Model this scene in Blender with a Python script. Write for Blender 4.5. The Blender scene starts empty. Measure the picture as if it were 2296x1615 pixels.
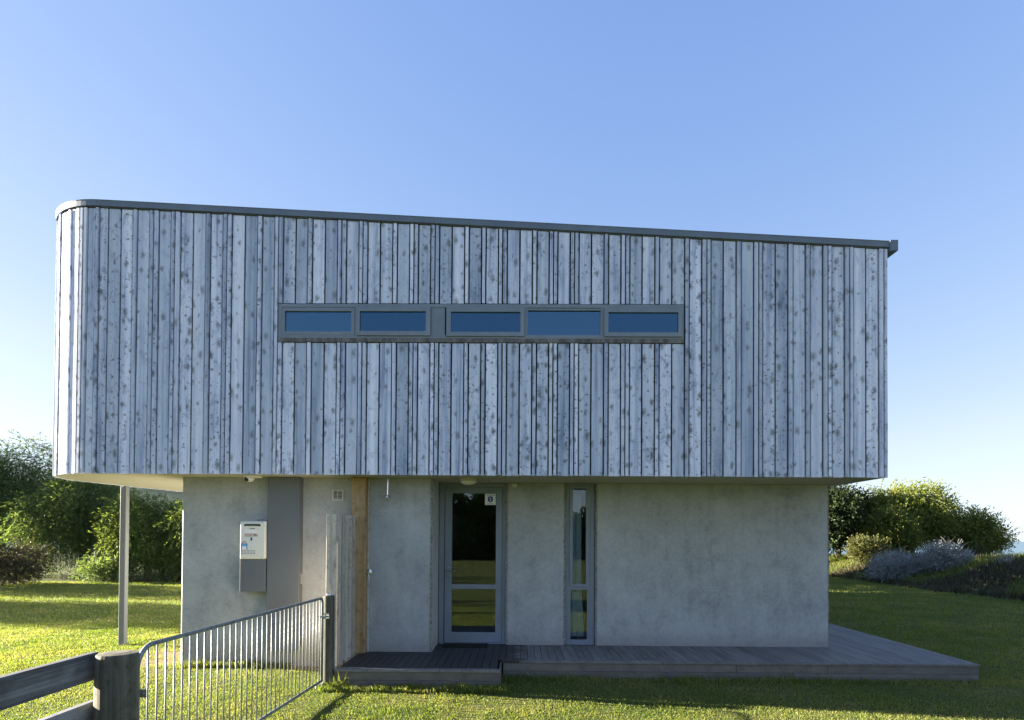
import bpy, bmesh, math, random
import numpy as np
from mathutils import Vector, Matrix
R = math.radians
rng = np.random.default_rng(7)
random.seed(7)

# ---------------------------------------------------------------- camera, sky, sun, exposure
SC = bpy.context.scene
COL = SC.collection
cam = bpy.data.objects.new("camera", bpy.data.cameras.new("camera"))
COL.objects.link(cam)
cam.data.sensor_width = 36.0
cam.data.lens = 36.0 * 1400 / 2296
cam.data.shift_y = 379.5 / 2296
cam.data.clip_start = 0.05
cam.data.clip_end = 20000
_p, _r, _y = 0.0145, 0.0064, 0.0098
_f = Vector((-math.sin(_y) * math.cos(_p), math.cos(_y) * math.cos(_p), math.sin(_p)))
_x = Vector((math.cos(_y), math.sin(_y), 0))
_u = _x.cross(_f)
_xr = _x * math.cos(_r) + _u * math.sin(_r)
_ur = _u * math.cos(_r) - _x * math.sin(_r)
M = Matrix((_xr, _ur, -_f)).transposed().to_4x4()
M.translation = (0, 0, 1.83)
cam.matrix_world = M
SC.camera = cam

SUN_EL = R(13.0)
SUN_AZ = math.atan2(-1.0, 0.165)          # clockwise from +Y
to_sun = Vector((math.sin(SUN_AZ) * math.cos(SUN_EL), math.cos(SUN_AZ) * math.cos(SUN_EL), math.sin(SUN_EL)))
sl = bpy.data.lights.new("sun", 'SUN')
sl.energy = 5.0
sl.angle = R(0.5)
sl.color = (1.0, 0.89, 0.70)
sun = bpy.data.objects.new("sun", sl)
COL.objects.link(sun)
sun.rotation_euler = (-to_sun).to_track_quat('-Z', 'Y').to_euler()
sun.location = (-40, 10, 20)

W = bpy.data.worlds.new("World")
SC.world = W
W.use_nodes = True
nt = W.node_tree
nt.nodes.clear()
wo = nt.nodes.new('ShaderNodeOutputWorld')
bg = nt.nodes.new('ShaderNodeBackground')
sky = nt.nodes.new('ShaderNodeTexSky')
sky.sky_type = 'NISHITA'
sky.sun_disc = False
sky.sun_elevation = SUN_EL
sky.sun_rotation = SUN_AZ
sky.altitude = 0
sky.air_density = 1.0
sky.dust_density = 0.25
sky.ozone_density = 3.0
bg.inputs['Strength'].default_value = 0.052
# hazy maritime air: the whole sky evens out towards the horizon and the sun
lum = nt.nodes.new('ShaderNodeRGBToBW')
nt.links.new(sky.outputs[0], lum.inputs[0])
pw = nt.nodes.new('ShaderNodeMath')
pw.operation = 'POWER'
nt.links.new(lum.outputs[0], pw.inputs[0])
pw.inputs[1].default_value = -0.36
scl = nt.nodes.new('ShaderNodeVectorMath')
scl.operation = 'SCALE'
nt.links.new(sky.outputs[0], scl.inputs[0])
nt.links.new(pw.outputs[0], scl.inputs['Scale'])
tnt = nt.nodes.new('ShaderNodeVectorMath')
tnt.operation = 'MULTIPLY'
nt.links.new(scl.outputs[0], tnt.inputs[0])
tnt.inputs[1].default_value = (1.10, 0.965, 1.03)
l2 = nt.nodes.new('ShaderNodeRGBToBW')
nt.links.new(tnt.outputs[0], l2.inputs[0])
air = nt.nodes.new('ShaderNodeVectorMath')
air.operation = 'SCALE'
air.inputs[0].default_value = (0.87, 1.025, 1.17)
nt.links.new(l2.outputs[0], air.inputs['Scale'])
mxs = nt.nodes.new('ShaderNodeMix')
mxs.data_type = 'VECTOR'
mrg = nt.nodes.new('ShaderNodeMapRange')
nt.links.new(l2.outputs[0], mrg.inputs[0])
for _k, _v in zip((1, 2, 3, 4), (0.85, 2.1, 0.0, 0.85)):
    mrg.inputs[_k].default_value = _v
nt.links.new(mrg.outputs[0], mxs.inputs[0])
nt.links.new(tnt.outputs[0], mxs.inputs[4])
nt.links.new(air.outputs[0], mxs.inputs[5])
nt.links.new(mxs.outputs[1], bg.inputs['Color'])
nt.links.new(bg.outputs[0], wo.inputs['Surface'])

vs = SC.view_settings
vs.view_transform = 'Standard'
vs.look = 'None'
vs.exposure = 3.05
vs.gamma = 1.0
vs.use_curve_mapping = False
SC.cycles.max_bounces = 8
SC.cycles.diffuse_bounces = 4
SC.cycles.transparent_max_bounces = 12
SC.cycles.use_denoising = True

# ---------------------------------------------------------------- material helpers
class NB:
    def __init__(s, name):
        s.m = bpy.data.materials.new(name)
        s.m.use_nodes = True
        s.t = s.m.node_tree
        s.t.nodes.clear()
        s.out = s.t.nodes.new('ShaderNodeOutputMaterial')
    def n(s, typ, **kw):
        nd = s.t.nodes.new(typ)
        for k, v in kw.items():
            if k.startswith('i_'):
                key = k[2:]
                key = int(key) if key.isdigit() else key.replace('_', ' ')
                s.set(nd.inputs[key], v)
            else:
                setattr(nd, k, v)
        return nd
    def set(s, sock, v):
        if hasattr(v, 'is_linked') or isinstance(v, bpy.types.NodeSocket):
            s.t.links.new(v, sock)
        else:
            if sock.type == 'RGBA' and len(v) == 3:
                v = (*v, 1)
            sock.default_value = v
    def math(s, op, a, b=0.0, c=None, clamp=False):
        nd = s.t.nodes.new('ShaderNodeMath')
        nd.operation = op
        nd.use_clamp = clamp
        s.set(nd.inputs[0], a)
        s.set(nd.inputs[1], b)
        if c is not None:
            s.set(nd.inputs[2], c)
        return nd.outputs[0]
    def noise(s, vec, scale=5.0, detail=4.0, rough=0.55, dist=0.0):
        nd = s.n('ShaderNodeTexNoise')
        s.set(nd.inputs['Vector'], vec)
        nd.inputs['Scale'].default_value = scale
        nd.inputs['Detail'].default_value = detail
        nd.inputs['Roughness'].default_value = rough
        nd.inputs['Distortion'].default_value = dist
        return nd.outputs['Fac']
    def ramp(s, fac, stops):
        nd = s.n('ShaderNodeValToRGB')
        s.set(nd.inputs[0], fac)
        el = nd.color_ramp.elements
        while len(el) > 1:
            el.remove(el[0])
        for i, (p, c) in enumerate(stops):
            e = el[0] if i == 0 else el.new(p)
            e.position = p
            if not hasattr(c, '__len__'):
                c = (c, c, c)
            e.color = (*c, 1)
        return nd.outputs[0]
    def mix(s, fac, a, b, blend='MIX'):
        nd = s.n('ShaderNodeMix', data_type='RGBA', blend_type=blend)
        s.set(nd.inputs[0], fac)
        s.set(nd.inputs[6], a)
        s.set(nd.inputs[7], b)
        return nd.outputs[2]
    def maprange(s, v, a, b, c=0.0, d=1.0, smooth=False):
        nd = s.n('ShaderNodeMapRange')
        if smooth:
            nd.interpolation_type = 'SMOOTHSTEP'
        s.set(nd.inputs[0], v)
        for k, q in zip((1, 2, 3, 4), (a, b, c, d)):
            s.set(nd.inputs[k], q)
        return nd.outputs[0]
    def mapping(s, vec, scale=(1, 1, 1), loc=(0, 0, 0), rot=(0, 0, 0)):
        nd = s.n('ShaderNodeMapping')
        s.set(nd.inputs[0], vec)
        s.set(nd.inputs['Location'], loc)
        s.set(nd.inputs['Rotation'], rot)
        s.set(nd.inputs['Scale'], scale)
        return nd.outputs[0]
    def objco(s):
        return s.n('ShaderNodeTexCoord').outputs['Object']
    def pos(s):
        return s.n('ShaderNodeNewGeometry').outputs['Position']
    def rand(s):
        return s.n('ShaderNodeObjectInfo').outputs['Random']
    def offset(s, vec, amt):
        """vector + random-per-object offset"""
        c = s.n('ShaderNodeCombineXYZ')
        r = s.rand()
        s.set(c.inputs[0], s.math('MULTIPLY', r, amt))
        s.set(c.inputs[1], s.math('MULTIPLY', r, amt * 0.37))
        s.set(c.inputs[2], s.math('MULTIPLY', r, amt * 1.91))
        a = s.n('ShaderNodeVectorMath', operation='ADD')
        s.set(a.inputs[0], vec)
        s.set(a.inputs[1], c.outputs[0])
        return a.outputs[0]
    def vadd(s, a, b):
        nd = s.n('ShaderNodeVectorMath', operation='ADD')
        s.set(nd.inputs[0], a)
        s.set(nd.inputs[1], b)
        return nd.outputs[0]
    def bump(s, h, strength=0.3, dist=0.01):
        nd = s.n('ShaderNodeBump')
        s.set(nd.inputs['Height'], h)
        nd.inputs['Strength'].default_value = strength
        nd.inputs['Distance'].default_value = dist
        return nd.outputs[0]
    def principled(s, color, rough=0.7, metal=0.0, spec=0.3, normal=None, **kw):
        p = s.n('ShaderNodeBsdfPrincipled')
        s.set(p.inputs['Base Color'], color)
        s.set(p.inputs['Roughness'], rough)
        s.set(p.inputs['Metallic'], metal)
        s.set(p.inputs['Specular IOR Level'], spec)
        if normal is not None:
            s.set(p.inputs['Normal'], normal)
        for k, v in kw.items():
            s.set(p.inputs[k.replace('_', ' ')], v)
        s.t.links.new(p.outputs[0], s.out.inputs[0])
        return s.m

def knotty(name, light, mid, dark, knotc, rough=0.8, knot_amount=1.0, grain=1.0, scale=1.0, along='z'):
    b = NB(name)
    co = b.objco()
    if along == 'y':
        sw = b.n('ShaderNodeSeparateXYZ')
        b.set(sw.inputs[0], co)
        cb = b.n('ShaderNodeCombineXYZ')
        b.set(cb.inputs[0], sw.outputs[0])
        b.set(cb.inputs[1], sw.outputs[2])
        b.set(cb.inputs[2], sw.outputs[1])
        co = cb.outputs[0]
    co = b.offset(co, 41.0)
    rnd = b.rand()
    r2 = b.math('FRACT', b.math('MULTIPLY', rnd, 57.31))
    r3 = b.math('FRACT', b.math('MULTIPLY', rnd, 191.7))
    # long soft bands along the board and fine grain
    band = b.noise(b.mapping(co, (14 * scale, 14, 0.35)), 1.0, 3, 0.5)
    gr = b.noise(b.mapping(co, (95 * scale, 95, 1.6)), 1.0, 4, 0.6, 0.4)
    cloud = b.noise(b.mapping(co, (4, 4, 1.3)), 1.0, 3, 0.5)
    f = b.math('ADD', b.math('MULTIPLY', b.math('SUBTRACT', band, 0.5), 1.5), b.math('MULTIPLY', b.math('SUBTRACT', gr, 0.5), 0.75 * grain))
    f = b.math('ADD', f, b.math('MULTIPLY', b.math('SUBTRACT', cloud, 0.5), 0.7))
    f = b.math('ADD', f, b.math('MULTIPLY', b.math('SUBTRACT', rnd, 0.5), 0.22))
    col = b.ramp(b.math('ADD', f, 0.54), [(0.10, dark), (0.45, mid), (0.85, light)])
    # tone of each board
    tone = b.maprange(r2, 0, 1, 0.72, 1.10)
    hue = b.mix(r2, (0.97, 0.99, 1.04), (1.04, 0.99, 1.0))
    col = b.mix(1.0, col, hue, 'MULTIPLY')
    tc = b.n('ShaderNodeCombineXYZ')
    for k in range(3):
        b.set(tc.inputs[k], tone)
    col = b.mix(1.0, col, tc.outputs[0], 'MULTIPLY')
    # knots: two sizes, warped
    wn = b.n('ShaderNodeTexNoise')
    b.set(wn.inputs['Vector'], co)
    wn.inputs['Scale'].default_value = 22
    wn.inputs['Detail'].default_value = 3
    wv = b.n('ShaderNodeVectorMath', operation='SCALE')
    b.set(wv.inputs[0], wn.outputs['Color'])
    wv.inputs['Scale'].default_value = 0.055
    cw = b.vadd(co, wv.outputs[0])
    masks = []
    for sc_, zs, lo, mul in ((8.4, 0.56, 0.20, 0.56), (16.0, 0.55, 0.74, 0.85), (11.0, 1.2, 0.35, 0.55)):
        v = b.n('ShaderNodeTexVoronoi', voronoi_dimensions='2D')
        sep = b.n('ShaderNodeSeparateXYZ')
        b.set(sep.inputs[0], cw)
        cmb = b.n('ShaderNodeCombineXYZ')
        b.set(cmb.inputs[0], b.math('ADD', sep.outputs[0], b.math('MULTIPLY', sep.outputs[1], 0.6)))
        b.set(cmb.inputs[1], b.math('MULTIPLY', sep.outputs[2], zs))
        b.set(v.inputs['Vector'], cmb.outputs[0])
        v.inputs['Scale'].default_value = sc_
        cs = b.n('ShaderNodeSeparateColor')
        b.set(cs.inputs[0], v.outputs['Color'])
        size = b.math('MULTIPLY', b.math('SUBTRACT', cs.outputs[0], lo), mul)
        inner = b.math('MULTIPLY', size, 0.05)
        m = b.maprange(v.outputs['Distance'], inner, size, 1.0, 0.0, True)
        m = b.math('MULTIPLY', m, b.maprange(size, 0.0, 0.05, 0.0, 1.0))
        masks.append((m, cs.outputs[1]))
    km = b.math('MAXIMUM', masks[0][0], b.math('MAXIMUM', masks[1][0], b.math('MULTIPLY', masks[2][0], b.maprange(r3, 0.35, 0.6))))
    brk = b.noise(b.mapping(co, (95, 95, 38)), 1.0, 5, 0.75, 1.5)
    km = b.math('MULTIPLY', km, b.maprange(brk, 0.28, 0.62, 0.50, 1.0))
    # feathered grain around the knots, on some boards only
    fe = b.noise(b.mapping(co, (16, 16, 30), rot=(0, 0.5, 0)), 1.0, 5, 0.72, 2.2)
    cl2 = b.noise(b.mapping(co, (5, 5, 2.4)), 1.0, 2, 0.5)
    fm = b.math('MULTIPLY', b.maprange(fe, 0.56, 0.70), b.maprange(cl2, 0.48, 0.62))
    fm = b.math('MULTIPLY', fm, b.maprange(r2, 0.35, 0.8, 0.1, 0.75))
    km = b.math('MAXIMUM', km, fm)
    km = b.math('MULTIPLY', km, b.math('MULTIPLY', b.maprange(r3, 0, 1, 0.75, 1.0), knot_amount), clamp=True)
    halo = b.math('MULTIPLY', b.maprange(b.noise(b.mapping(co, (9, 9, 5.5)), 1.0, 4, 0.65, 1.0), 0.52, 0.72), b.maprange(r3, 0.2, 0.7, 0.35, 0.85))
    col = b.mix(halo, col, tuple(q * 0.75 for q in dark))
    col = b.mix(km, col, knotc)
    # saw marks
    saw = b.noise(b.mapping(co, (2, 2, 130)), 1.0, 1, 0.5)
    h = b.math('ADD', b.math('MULTIPLY', gr, 0.6), b.math('MULTIPLY', saw, 0.35))
    h = b.math('SUBTRACT', h, b.math('MULTIPLY', km, 0.4))
    return b.principled(col, rough, 0, 0.25, b.bump(h, 0.35, 0.004))

MAT = {}
MAT['cladding'] = knotty('weathered_board', (0.80, 0.85, 0.95), (0.60, 0.665, 0.815), (0.26, 0.325, 0.47), (0.105, 0.105, 0.105))
MAT['screen'] = knotty('pale_weathered_board', (0.72, 0.675, 0.59), (0.58, 0.535, 0.455), (0.38, 0.34, 0.27), (0.10, 0.08, 0.06), knot_amount=0.5)
MAT['rail'] = knotty('grey_rail_timber', (0.22, 0.215, 0.20), (0.14, 0.14, 0.135), (0.07, 0.07, 0.07), (0.03, 0.028, 0.025), knot_amount=0.5)
MAT['rail'] = knotty('grey_rail_timber', (0.36, 0.37, 0.38), (0.225, 0.235, 0.245), (0.08, 0.085, 0.095), (0.03, 0.028, 0.025), knot_amount=0.5, along='y')
MAT['pole'] = knotty('dark_round_post', (0.16, 0.16, 0.125), (0.095, 0.095, 0.075), (0.045, 0.045, 0.036), (0.02, 0.018, 0.015), knot_amount=0.6)
MAT['orange_timber'] = knotty('orange_pine', (0.58, 0.43, 0.25), (0.48, 0.33, 0.17), (0.36, 0.23, 0.11), (0.14, 0.07, 0.03), knot_amount=0.55)

def concrete():
    b = NB('board_marked_concrete')
    p = b.pos()
    big = b.noise(b.mapping(p, (0.9, 0.9, 0.7)), 1.0, 4, 0.55)
    mid = b.noise(b.mapping(p, (3.6, 3.6, 3.0)), 1.0, 5, 0.6, 0.6)
    fine = b.noise(p, 55, 5, 0.7)
    streak = b.noise(b.mapping(p, (7, 7, 0.5)), 1.0, 4, 0.6)
    f = b.math('ADD', b.math('MULTIPLY', big, 0.45), b.math('MULTIPLY', mid, 0.5))
    f = b.math('ADD', f, b.math('MULTIPLY', streak, 0.22))
    f = b.math('ADD', f, b.math('MULTIPLY', fine, 0.50))
    f = b.math('ADD', f, b.math('MULTIPLY', b.noise(p, 17, 4, 0.7), 0.35))
    col = b.ramp(b.math('MULTIPLY', f, 0.50), [(0.36, (0.225, 0.235, 0.238)), (0.49, (0.365, 0.38, 0.388)), (0.62, (0.475, 0.49, 0.50))])
    sp = b.noise(p, 21, 3, 0.6)
    col = b.mix(b.maprange(sp, 0.66, 0.74, 0, 0.45), col, (0.17, 0.165, 0.15))
    # splash dirt near the deck and ground
    z = b.n('ShaderNodeSeparateXYZ')
    b.set(z.inputs[0], p)
    dirt = b.math('MULTIPLY', b.maprange(z.outputs[2], 0.2, 0.5, 0.9, 0.0), mid)
    col = b.mix(dirt, col, (0.22, 0.19, 0.15))
    h = b.math('ADD', fine, b.math('MULTIPLY', mid, 0.7))
    return b.principled(col, 0.88, 0, 0.2, b.bump(h, 0.35, 0.004))
MAT['concrete'] = concrete()

def rough_edge():
    b = NB('chipped_render_edge')
    p = b.pos()
    n1 = b.noise(p, 30, 5, 0.7)
    col = b.ramp(n1, [(0.3, (0.12, 0.115, 0.10)), (0.6, (0.30, 0.29, 0.265))])
    return b.principled(col, 0.95, 0, 0.1, b.bump(n1, 0.9, 0.01))
MAT['rough_edge'] = rough_edge()

def paint(name, c, rough=0.45, var=0.12, spec=0.4, metal=0.0, bs=0.05):
    b = NB(name)
    p = b.objco()
    n1 = b.noise(b.mapping(p, (3, 3, 2)), 1.0, 4, 0.6)
    n2 = b.noise(p, 140, 2, 0.5)
    col = b.mix(b.maprange(n1, 0.3, 0.7), tuple(x * (1 - var) for x in c), tuple(min(1, x * (1 + var)) for x in c))
    return b.principled(col, b.maprange(n1, 0.3, 0.7, rough - 0.08, rough + 0.1), metal, spec, b.bump(n2, bs, 0.002))
MAT['joinery'] = paint('grey_joinery', (0.20, 0.235, 0.285), 0.4)
MAT['fascia'] = paint('grey_fascia_steel', (0.135, 0.17, 0.225), 0.42)
MAT['duct'] = paint('grey_duct_paint', (0.125, 0.138, 0.155), 0.5, 0.06)
MAT['soffit'] = paint('cream_soffit', (0.48, 0.445, 0.345), 0.6, 0.04)
MAT['post_paint'] = paint('post_paint', (0.165, 0.175, 0.185), 0.5, 0.05)
MAT['white_plastic'] = paint('cream_plastic', (0.70, 0.69, 0.62), 0.35, 0.04)
MAT['heater'] = paint('heater_enamel', (0.72, 0.73, 0.68), 0.35, 0.04)
MAT['white'] = paint('white_label', (0.82, 0.83, 0.84), 0.4, 0.02)
MAT['black'] = paint('black_gloss', (0.012, 0.012, 0.014), 0.2, 0.1)
MAT['dark'] = paint('dark_recess', (0.02, 0.02, 0.022), 0.8, 0.1)
MAT['red'] = paint('red_print', (0.42, 0.03, 0.04), 0.5, 0.05)
MAT['navy'] = paint('navy_print', (0.03, 0.05, 0.28), 0.5, 0.05)
MAT['blue'] = paint('sky_blue_print', (0.03, 0.28, 0.62), 0.5, 0.05)
MAT['grey_print'] = paint('grey_print', (0.12, 0.12, 0.13), 0.5, 0.05)
MAT['slate'] = paint('slate_paper', (0.02, 0.021, 0.024), 0.9, 0.2)
MAT['interior'] = paint('interior_lining', (0.25, 0.25, 0.25), 0.9, 0.05)
MAT['curtain'] = paint('curtain_cloth', (0.68, 0.75, 0.78), 0.9, 0.05)
MAT['mat'] = paint('rubber_mat', (0.015, 0.013, 0.013), 0.9, 0.3)
MAT['flashing'] = knotty('tarnished_flashing', (0.30, 0.28, 0.26), (0.17, 0.16, 0.155), (0.09, 0.085, 0.08), (0.12, 0.07, 0.05), knot_amount=0.5)
MAT['roofing'] = paint('roof_sheet', (0.2, 0.21, 0.22), 0.4)

def galv():
    b = NB('galvanised_steel')
    p = b.objco()
    v = b.n('ShaderNodeTexVoronoi')
    b.set(v.inputs['Vector'], p)
    v.inputs['Scale'].default_value = 60
    n1 = b.noise(p, 9, 4, 0.6)
    cs = b.n('ShaderNodeSeparateColor')
    b.set(cs.inputs[0], v.outputs['Color'])
    f = b.math('ADD', b.math('MULTIPLY', cs.outputs[0], 0.35), b.math('MULTIPLY', n1, 0.65))
    col = b.ramp(f, [(0.3, (0.16, 0.185, 0.195)), (0.65, (0.30, 0.33, 0.345))])
    return b.principled(col, b.maprange(f, 0.3, 0.7, 0.58, 0.45), 0.45, 0.4)
MAT['galv'] = galv()
b_ = NB('chrome')
MAT['chrome'] = b_.principled((0.7, 0.71, 0.72), 0.15, 1.0)

def deckmat(name, light, dark, wet=True):
    b = NB(name)
    co = b.offset(b.objco(), 23.0)
    p = b.pos()
    gr = b.noise(b.mapping(co, (70, 2.2, 70)), 1.0, 4, 0.6, 0.3)
    cl = b.noise(b.mapping(co, (6, 1.2, 6)), 1.0, 4, 0.6)
    f = b.math('ADD', b.math('MULTIPLY', gr, 0.5), b.math('MULTIPLY', cl, 0.5))
    f = b.math('ADD', f, b.math('MULTIPLY', b.math('SUBTRACT', b.rand(), 0.5), 0.14))
    col = b.ramp(f, [(0.34, dark), (0.66, light)])
    rough = 0.75
    if wet:
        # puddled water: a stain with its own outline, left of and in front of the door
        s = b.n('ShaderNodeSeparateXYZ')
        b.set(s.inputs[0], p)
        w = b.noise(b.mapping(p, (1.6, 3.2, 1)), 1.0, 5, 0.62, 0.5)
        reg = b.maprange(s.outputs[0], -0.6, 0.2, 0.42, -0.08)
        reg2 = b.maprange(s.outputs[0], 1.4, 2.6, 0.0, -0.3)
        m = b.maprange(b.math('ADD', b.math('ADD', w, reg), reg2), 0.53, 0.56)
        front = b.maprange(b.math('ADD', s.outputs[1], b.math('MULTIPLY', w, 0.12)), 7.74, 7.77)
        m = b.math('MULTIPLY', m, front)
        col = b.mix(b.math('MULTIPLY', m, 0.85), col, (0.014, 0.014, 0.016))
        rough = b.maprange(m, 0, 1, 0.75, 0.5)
    return b.principled(col, rough, 0, 0.35, b.bump(gr, 0.4, 0.003))
MAT['deck'] = deckmat('grey_decking', (0.225, 0.215, 0.205), (0.10, 0.095, 0.092))
MAT['deck_edge'] = deckmat('grey_deck_fascia', (0.185, 0.17, 0.15), (0.09, 0.082, 0.075), False)

def glass(name, refl, tint, gl=(0.9, 0.96, 1.0)):
    b = NB(name)
    tr = b.n('ShaderNodeBsdfTransparent')
    b.set(tr.inputs[0], tint)
    g = b.n('ShaderNodeBsdfGlossy')
    b.set(g.inputs['Color'], gl)
    g.inputs['Roughness'].default_value = 0.01
    fr = b.n('ShaderNodeFresnel')
    fr.inputs['IOR'].default_value = 1.5
    fac = b.math('ADD', fr.outputs[0], refl, clamp=True)
    mx = b.n('ShaderNodeMixShader')
    b.set(mx.inputs[0], fac)
    b.t.links.new(tr.outputs[0], mx.inputs[1])
    b.t.links.new(g.outputs[0], mx.inputs[2])
    b.t.links.new(mx.outputs[0], b.out.inputs[0])
    return b.m
MAT['glass'] = glass('tinted_glass', 0.03, (0.72, 0.77, 0.79))
MAT['glass_blue'] = glass('blue_tinted_glass', 0.155, (0.2, 0.25, 0.3), (0.38, 0.72, 1.0))
MAT['glass_dark'] = glass('dark_blue_tinted_glass', 0.115, (0.2, 0.25, 0.3), (0.34, 0.68, 1.0))

def leafmat(name, c1, c2, c3, trans=0.45, hue_noise=1.2, rough=0.55):
    b = NB(name)
    g = b.n('ShaderNodeNewGeometry')
    isl = g.outputs['Random Per Island']
    n1 = b.noise(g.outputs['Position'], hue_noise, 3, 0.6)
    f = b.math('ADD', b.math('MULTIPLY', isl, 0.55), b.math('MULTIPLY', b.maprange(n1, 0.3, 0.7), 0.45))
    col = b.ramp(f, [(0.08, c1), (0.46, c2), (0.86, c3)])
    p = b.n('ShaderNodeBsdfPrincipled')
    b.set(p.inputs['Base Color'], col)
    p.inputs['Roughness'].default_value = rough
    p.inputs['Specular IOR Level'].default_value = 0.25
    t = b.n('ShaderNodeBsdfTranslucent')
    b.set(t.inputs[0], b.mix(1.0, col, (1.25, 1.25, 0.55), 'MULTIPLY'))
    mx = b.n('ShaderNodeMixShader')
    mx.inputs[0].default_value = trans
    b.t.links.new(p.outputs[0], mx.inputs[1])
    b.t.links.new(t.outputs[0], mx.inputs[2])
    b.t.links.new(mx.outputs[0], b.out.inputs[0])
    return b.m
MAT['grass'] = leafmat('lawn_blades', (0.082, 0.142, 0.026), (0.165, 0.218, 0.048), (0.335, 0.300, 0.125), 0.5, 0.7)
MAT['tuft'] = leafmat('tall_tuft', (0.06, 0.10, 0.02), (0.12, 0.17, 0.035), (0.24, 0.22, 0.09), 0.5)
MAT['feather'] = leafmat('feathery_leaf', (0.050, 0.083, 0.050), (0.105, 0.155, 0.070), (0.21, 0.26, 0.09), 0.52)
MAT['feather_pale'] = leafmat('pale_feathery_leaf', (0.06, 0.095, 0.03), (0.115, 0.16, 0.05), (0.20, 0.24, 0.08), 0.5)
MAT['broad'] = leafmat('broad_leaf', (0.018, 0.030, 0.014), (0.035, 0.055, 0.022), (0.06, 0.085, 0.03), 0.3)
MAT['bushleaf'] = leafmat('coastal_leaf', (0.06, 0.09, 0.026), (0.14, 0.175, 0.045), (0.29, 0.30, 0.09), 0.45)
MAT['dryleaf'] = leafmat('straw_leaf', (0.065, 0.08, 0.03), (0.105, 0.115, 0.042), (0.15, 0.145, 0.06), 0.35)
MAT['silver'] = leafmat('silver_twig', (0.16, 0.18, 0.18), (0.27, 0.29, 0.29), (0.40, 0.42, 0.42), 0.1)
MAT['scrub'] = leafmat('brown_scrub', (0.035, 0.032, 0.022), (0.07, 0.06, 0.038), (0.10, 0.105, 0.045), 0.25)
MAT['flax'] = leafmat('flax_leaf', (0.05, 0.07, 0.04), (0.08, 0.10, 0.05), (0.12, 0.14, 0.07), 0.3)
b_ = NB('bark')
_o = b_.pos()
_n = b_.noise(b_.mapping(_o, (12, 12, 2)), 1.0, 5, 0.6)
MAT['bark'] = b_.principled(b_.ramp(_n, [(0.3, (0.05, 0.042, 0.034)), (0.7, (0.14, 0.12, 0.095))]), 0.9, 0, 0.1, b_.bump(_n, 0.6, 0.02))

def groundmat():
    b = NB('lawn_soil')
    p = b.pos()
    n1 = b.noise(p, 0.55, 5, 0.6)
    n2 = b.noise(p, 6.0, 5, 0.7)
    n3 = b.noise(p, 45.0, 4, 0.7)
    f = b.math('ADD', b.math('MULTIPLY', n1, 0.4), b.math('MULTIPLY', n2, 0.35))
    f = b.math('ADD', f, b.math('MULTIPLY', n3, 0.35))
    col = b.ramp(f, [(0.38, (0.036, 0.060, 0.014)), (0.52, (0.066, 0.09, 0.022)), (0.68, (0.145, 0.125, 0.058))])
    # bare, straw coloured ground by the left end of the house
    s = b.n('ShaderNodeSeparateXYZ')
    b.set(s.inputs[0], p)
    dx = b.math('SUBTRACT', s.outputs[0], -5.3)
    dy = b.math('MULTIPLY', b.math('SUBTRACT', s.outputs[1], 9.6), 0.8)
    d = b.math('SQRT', b.math('ADD', b.math('MULTIPLY', dx, dx), b.math('MULTIPLY', dy, dy)))
    bare = b.math('MULTIPLY', b.maprange(d, 0.5, 1.7, 1.0, 0.0, True), b.maprange(n2, 0.35, 0.6, 0.35, 1.0))
    ax = b.math('SUBTRACT', s.outputs[0], -2.75)
    ay = b.math('MULTIPLY', b.math('SUBTRACT', s.outputs[1], 8.72), 2.4)
    d2 = b.math('SQRT', b.math('ADD', b.math('MULTIPLY', ax, ax), b.math('MULTIPLY', ay, ay)))
    bare = b.math('MAXIMUM', bare, b.maprange(d2, 0.35, 0.65, 1.0, 0.0, True))
    col = b.mix(bare, col, b.ramp(n3, [(0.3, (0.16, 0.11, 0.065)), (0.7, (0.34, 0.27, 0.16))]))
    return b.principled(col, 0.95, 0, 0.1, b.bump(b.math('ADD', n2, n3), 0.8, 0.03))
MAT['ground'] = groundmat()
b_ = NB('bank_soil')
_o = b_.pos()
_n = b_.noise(_o, 3.5, 6, 0.7)
_n2 = b_.noise(_o, 0.5, 3, 0.6)
_c = b_.ramp(b_.math('ADD', b_.math('MULTIPLY', _n, 0.6), b_.math('MULTIPLY', _n2, 0.4)),
             [(0.35, (0.03, 0.04, 0.016)), (0.5, (0.06, 0.06, 0.03)), (0.65, (0.10, 0.09, 0.05))])
MAT['bank'] = b_.principled(_c, 0.95, 0, 0.1, b_.bump(_n, 1.0, 0.1))
b_ = NB('sea_water')
_o = b_.pos()
_n = b_.noise(b_.mapping(_o, (0.05, 0.25, 1)), 1.0, 5, 0.6)
MAT['sea'] = b_.principled(b_.mix(_n, (0.03, 0.09, 0.14), (0.05, 0.13, 0.19)), 0.25, 0, 0.5, b_.bump(_n, 0.6, 0.6))
b_ = NB('far_hill_bush')
_n = b_.noise(b_.pos(), 0.06, 6, 0.65)
MAT['hill'] = b_.principled(b_.ramp(_n, [(0.35, (0.035, 0.055, 0.05)), (0.65, (0.08, 0.11, 0.08))]), 0.95, 0, 0.1)

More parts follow.
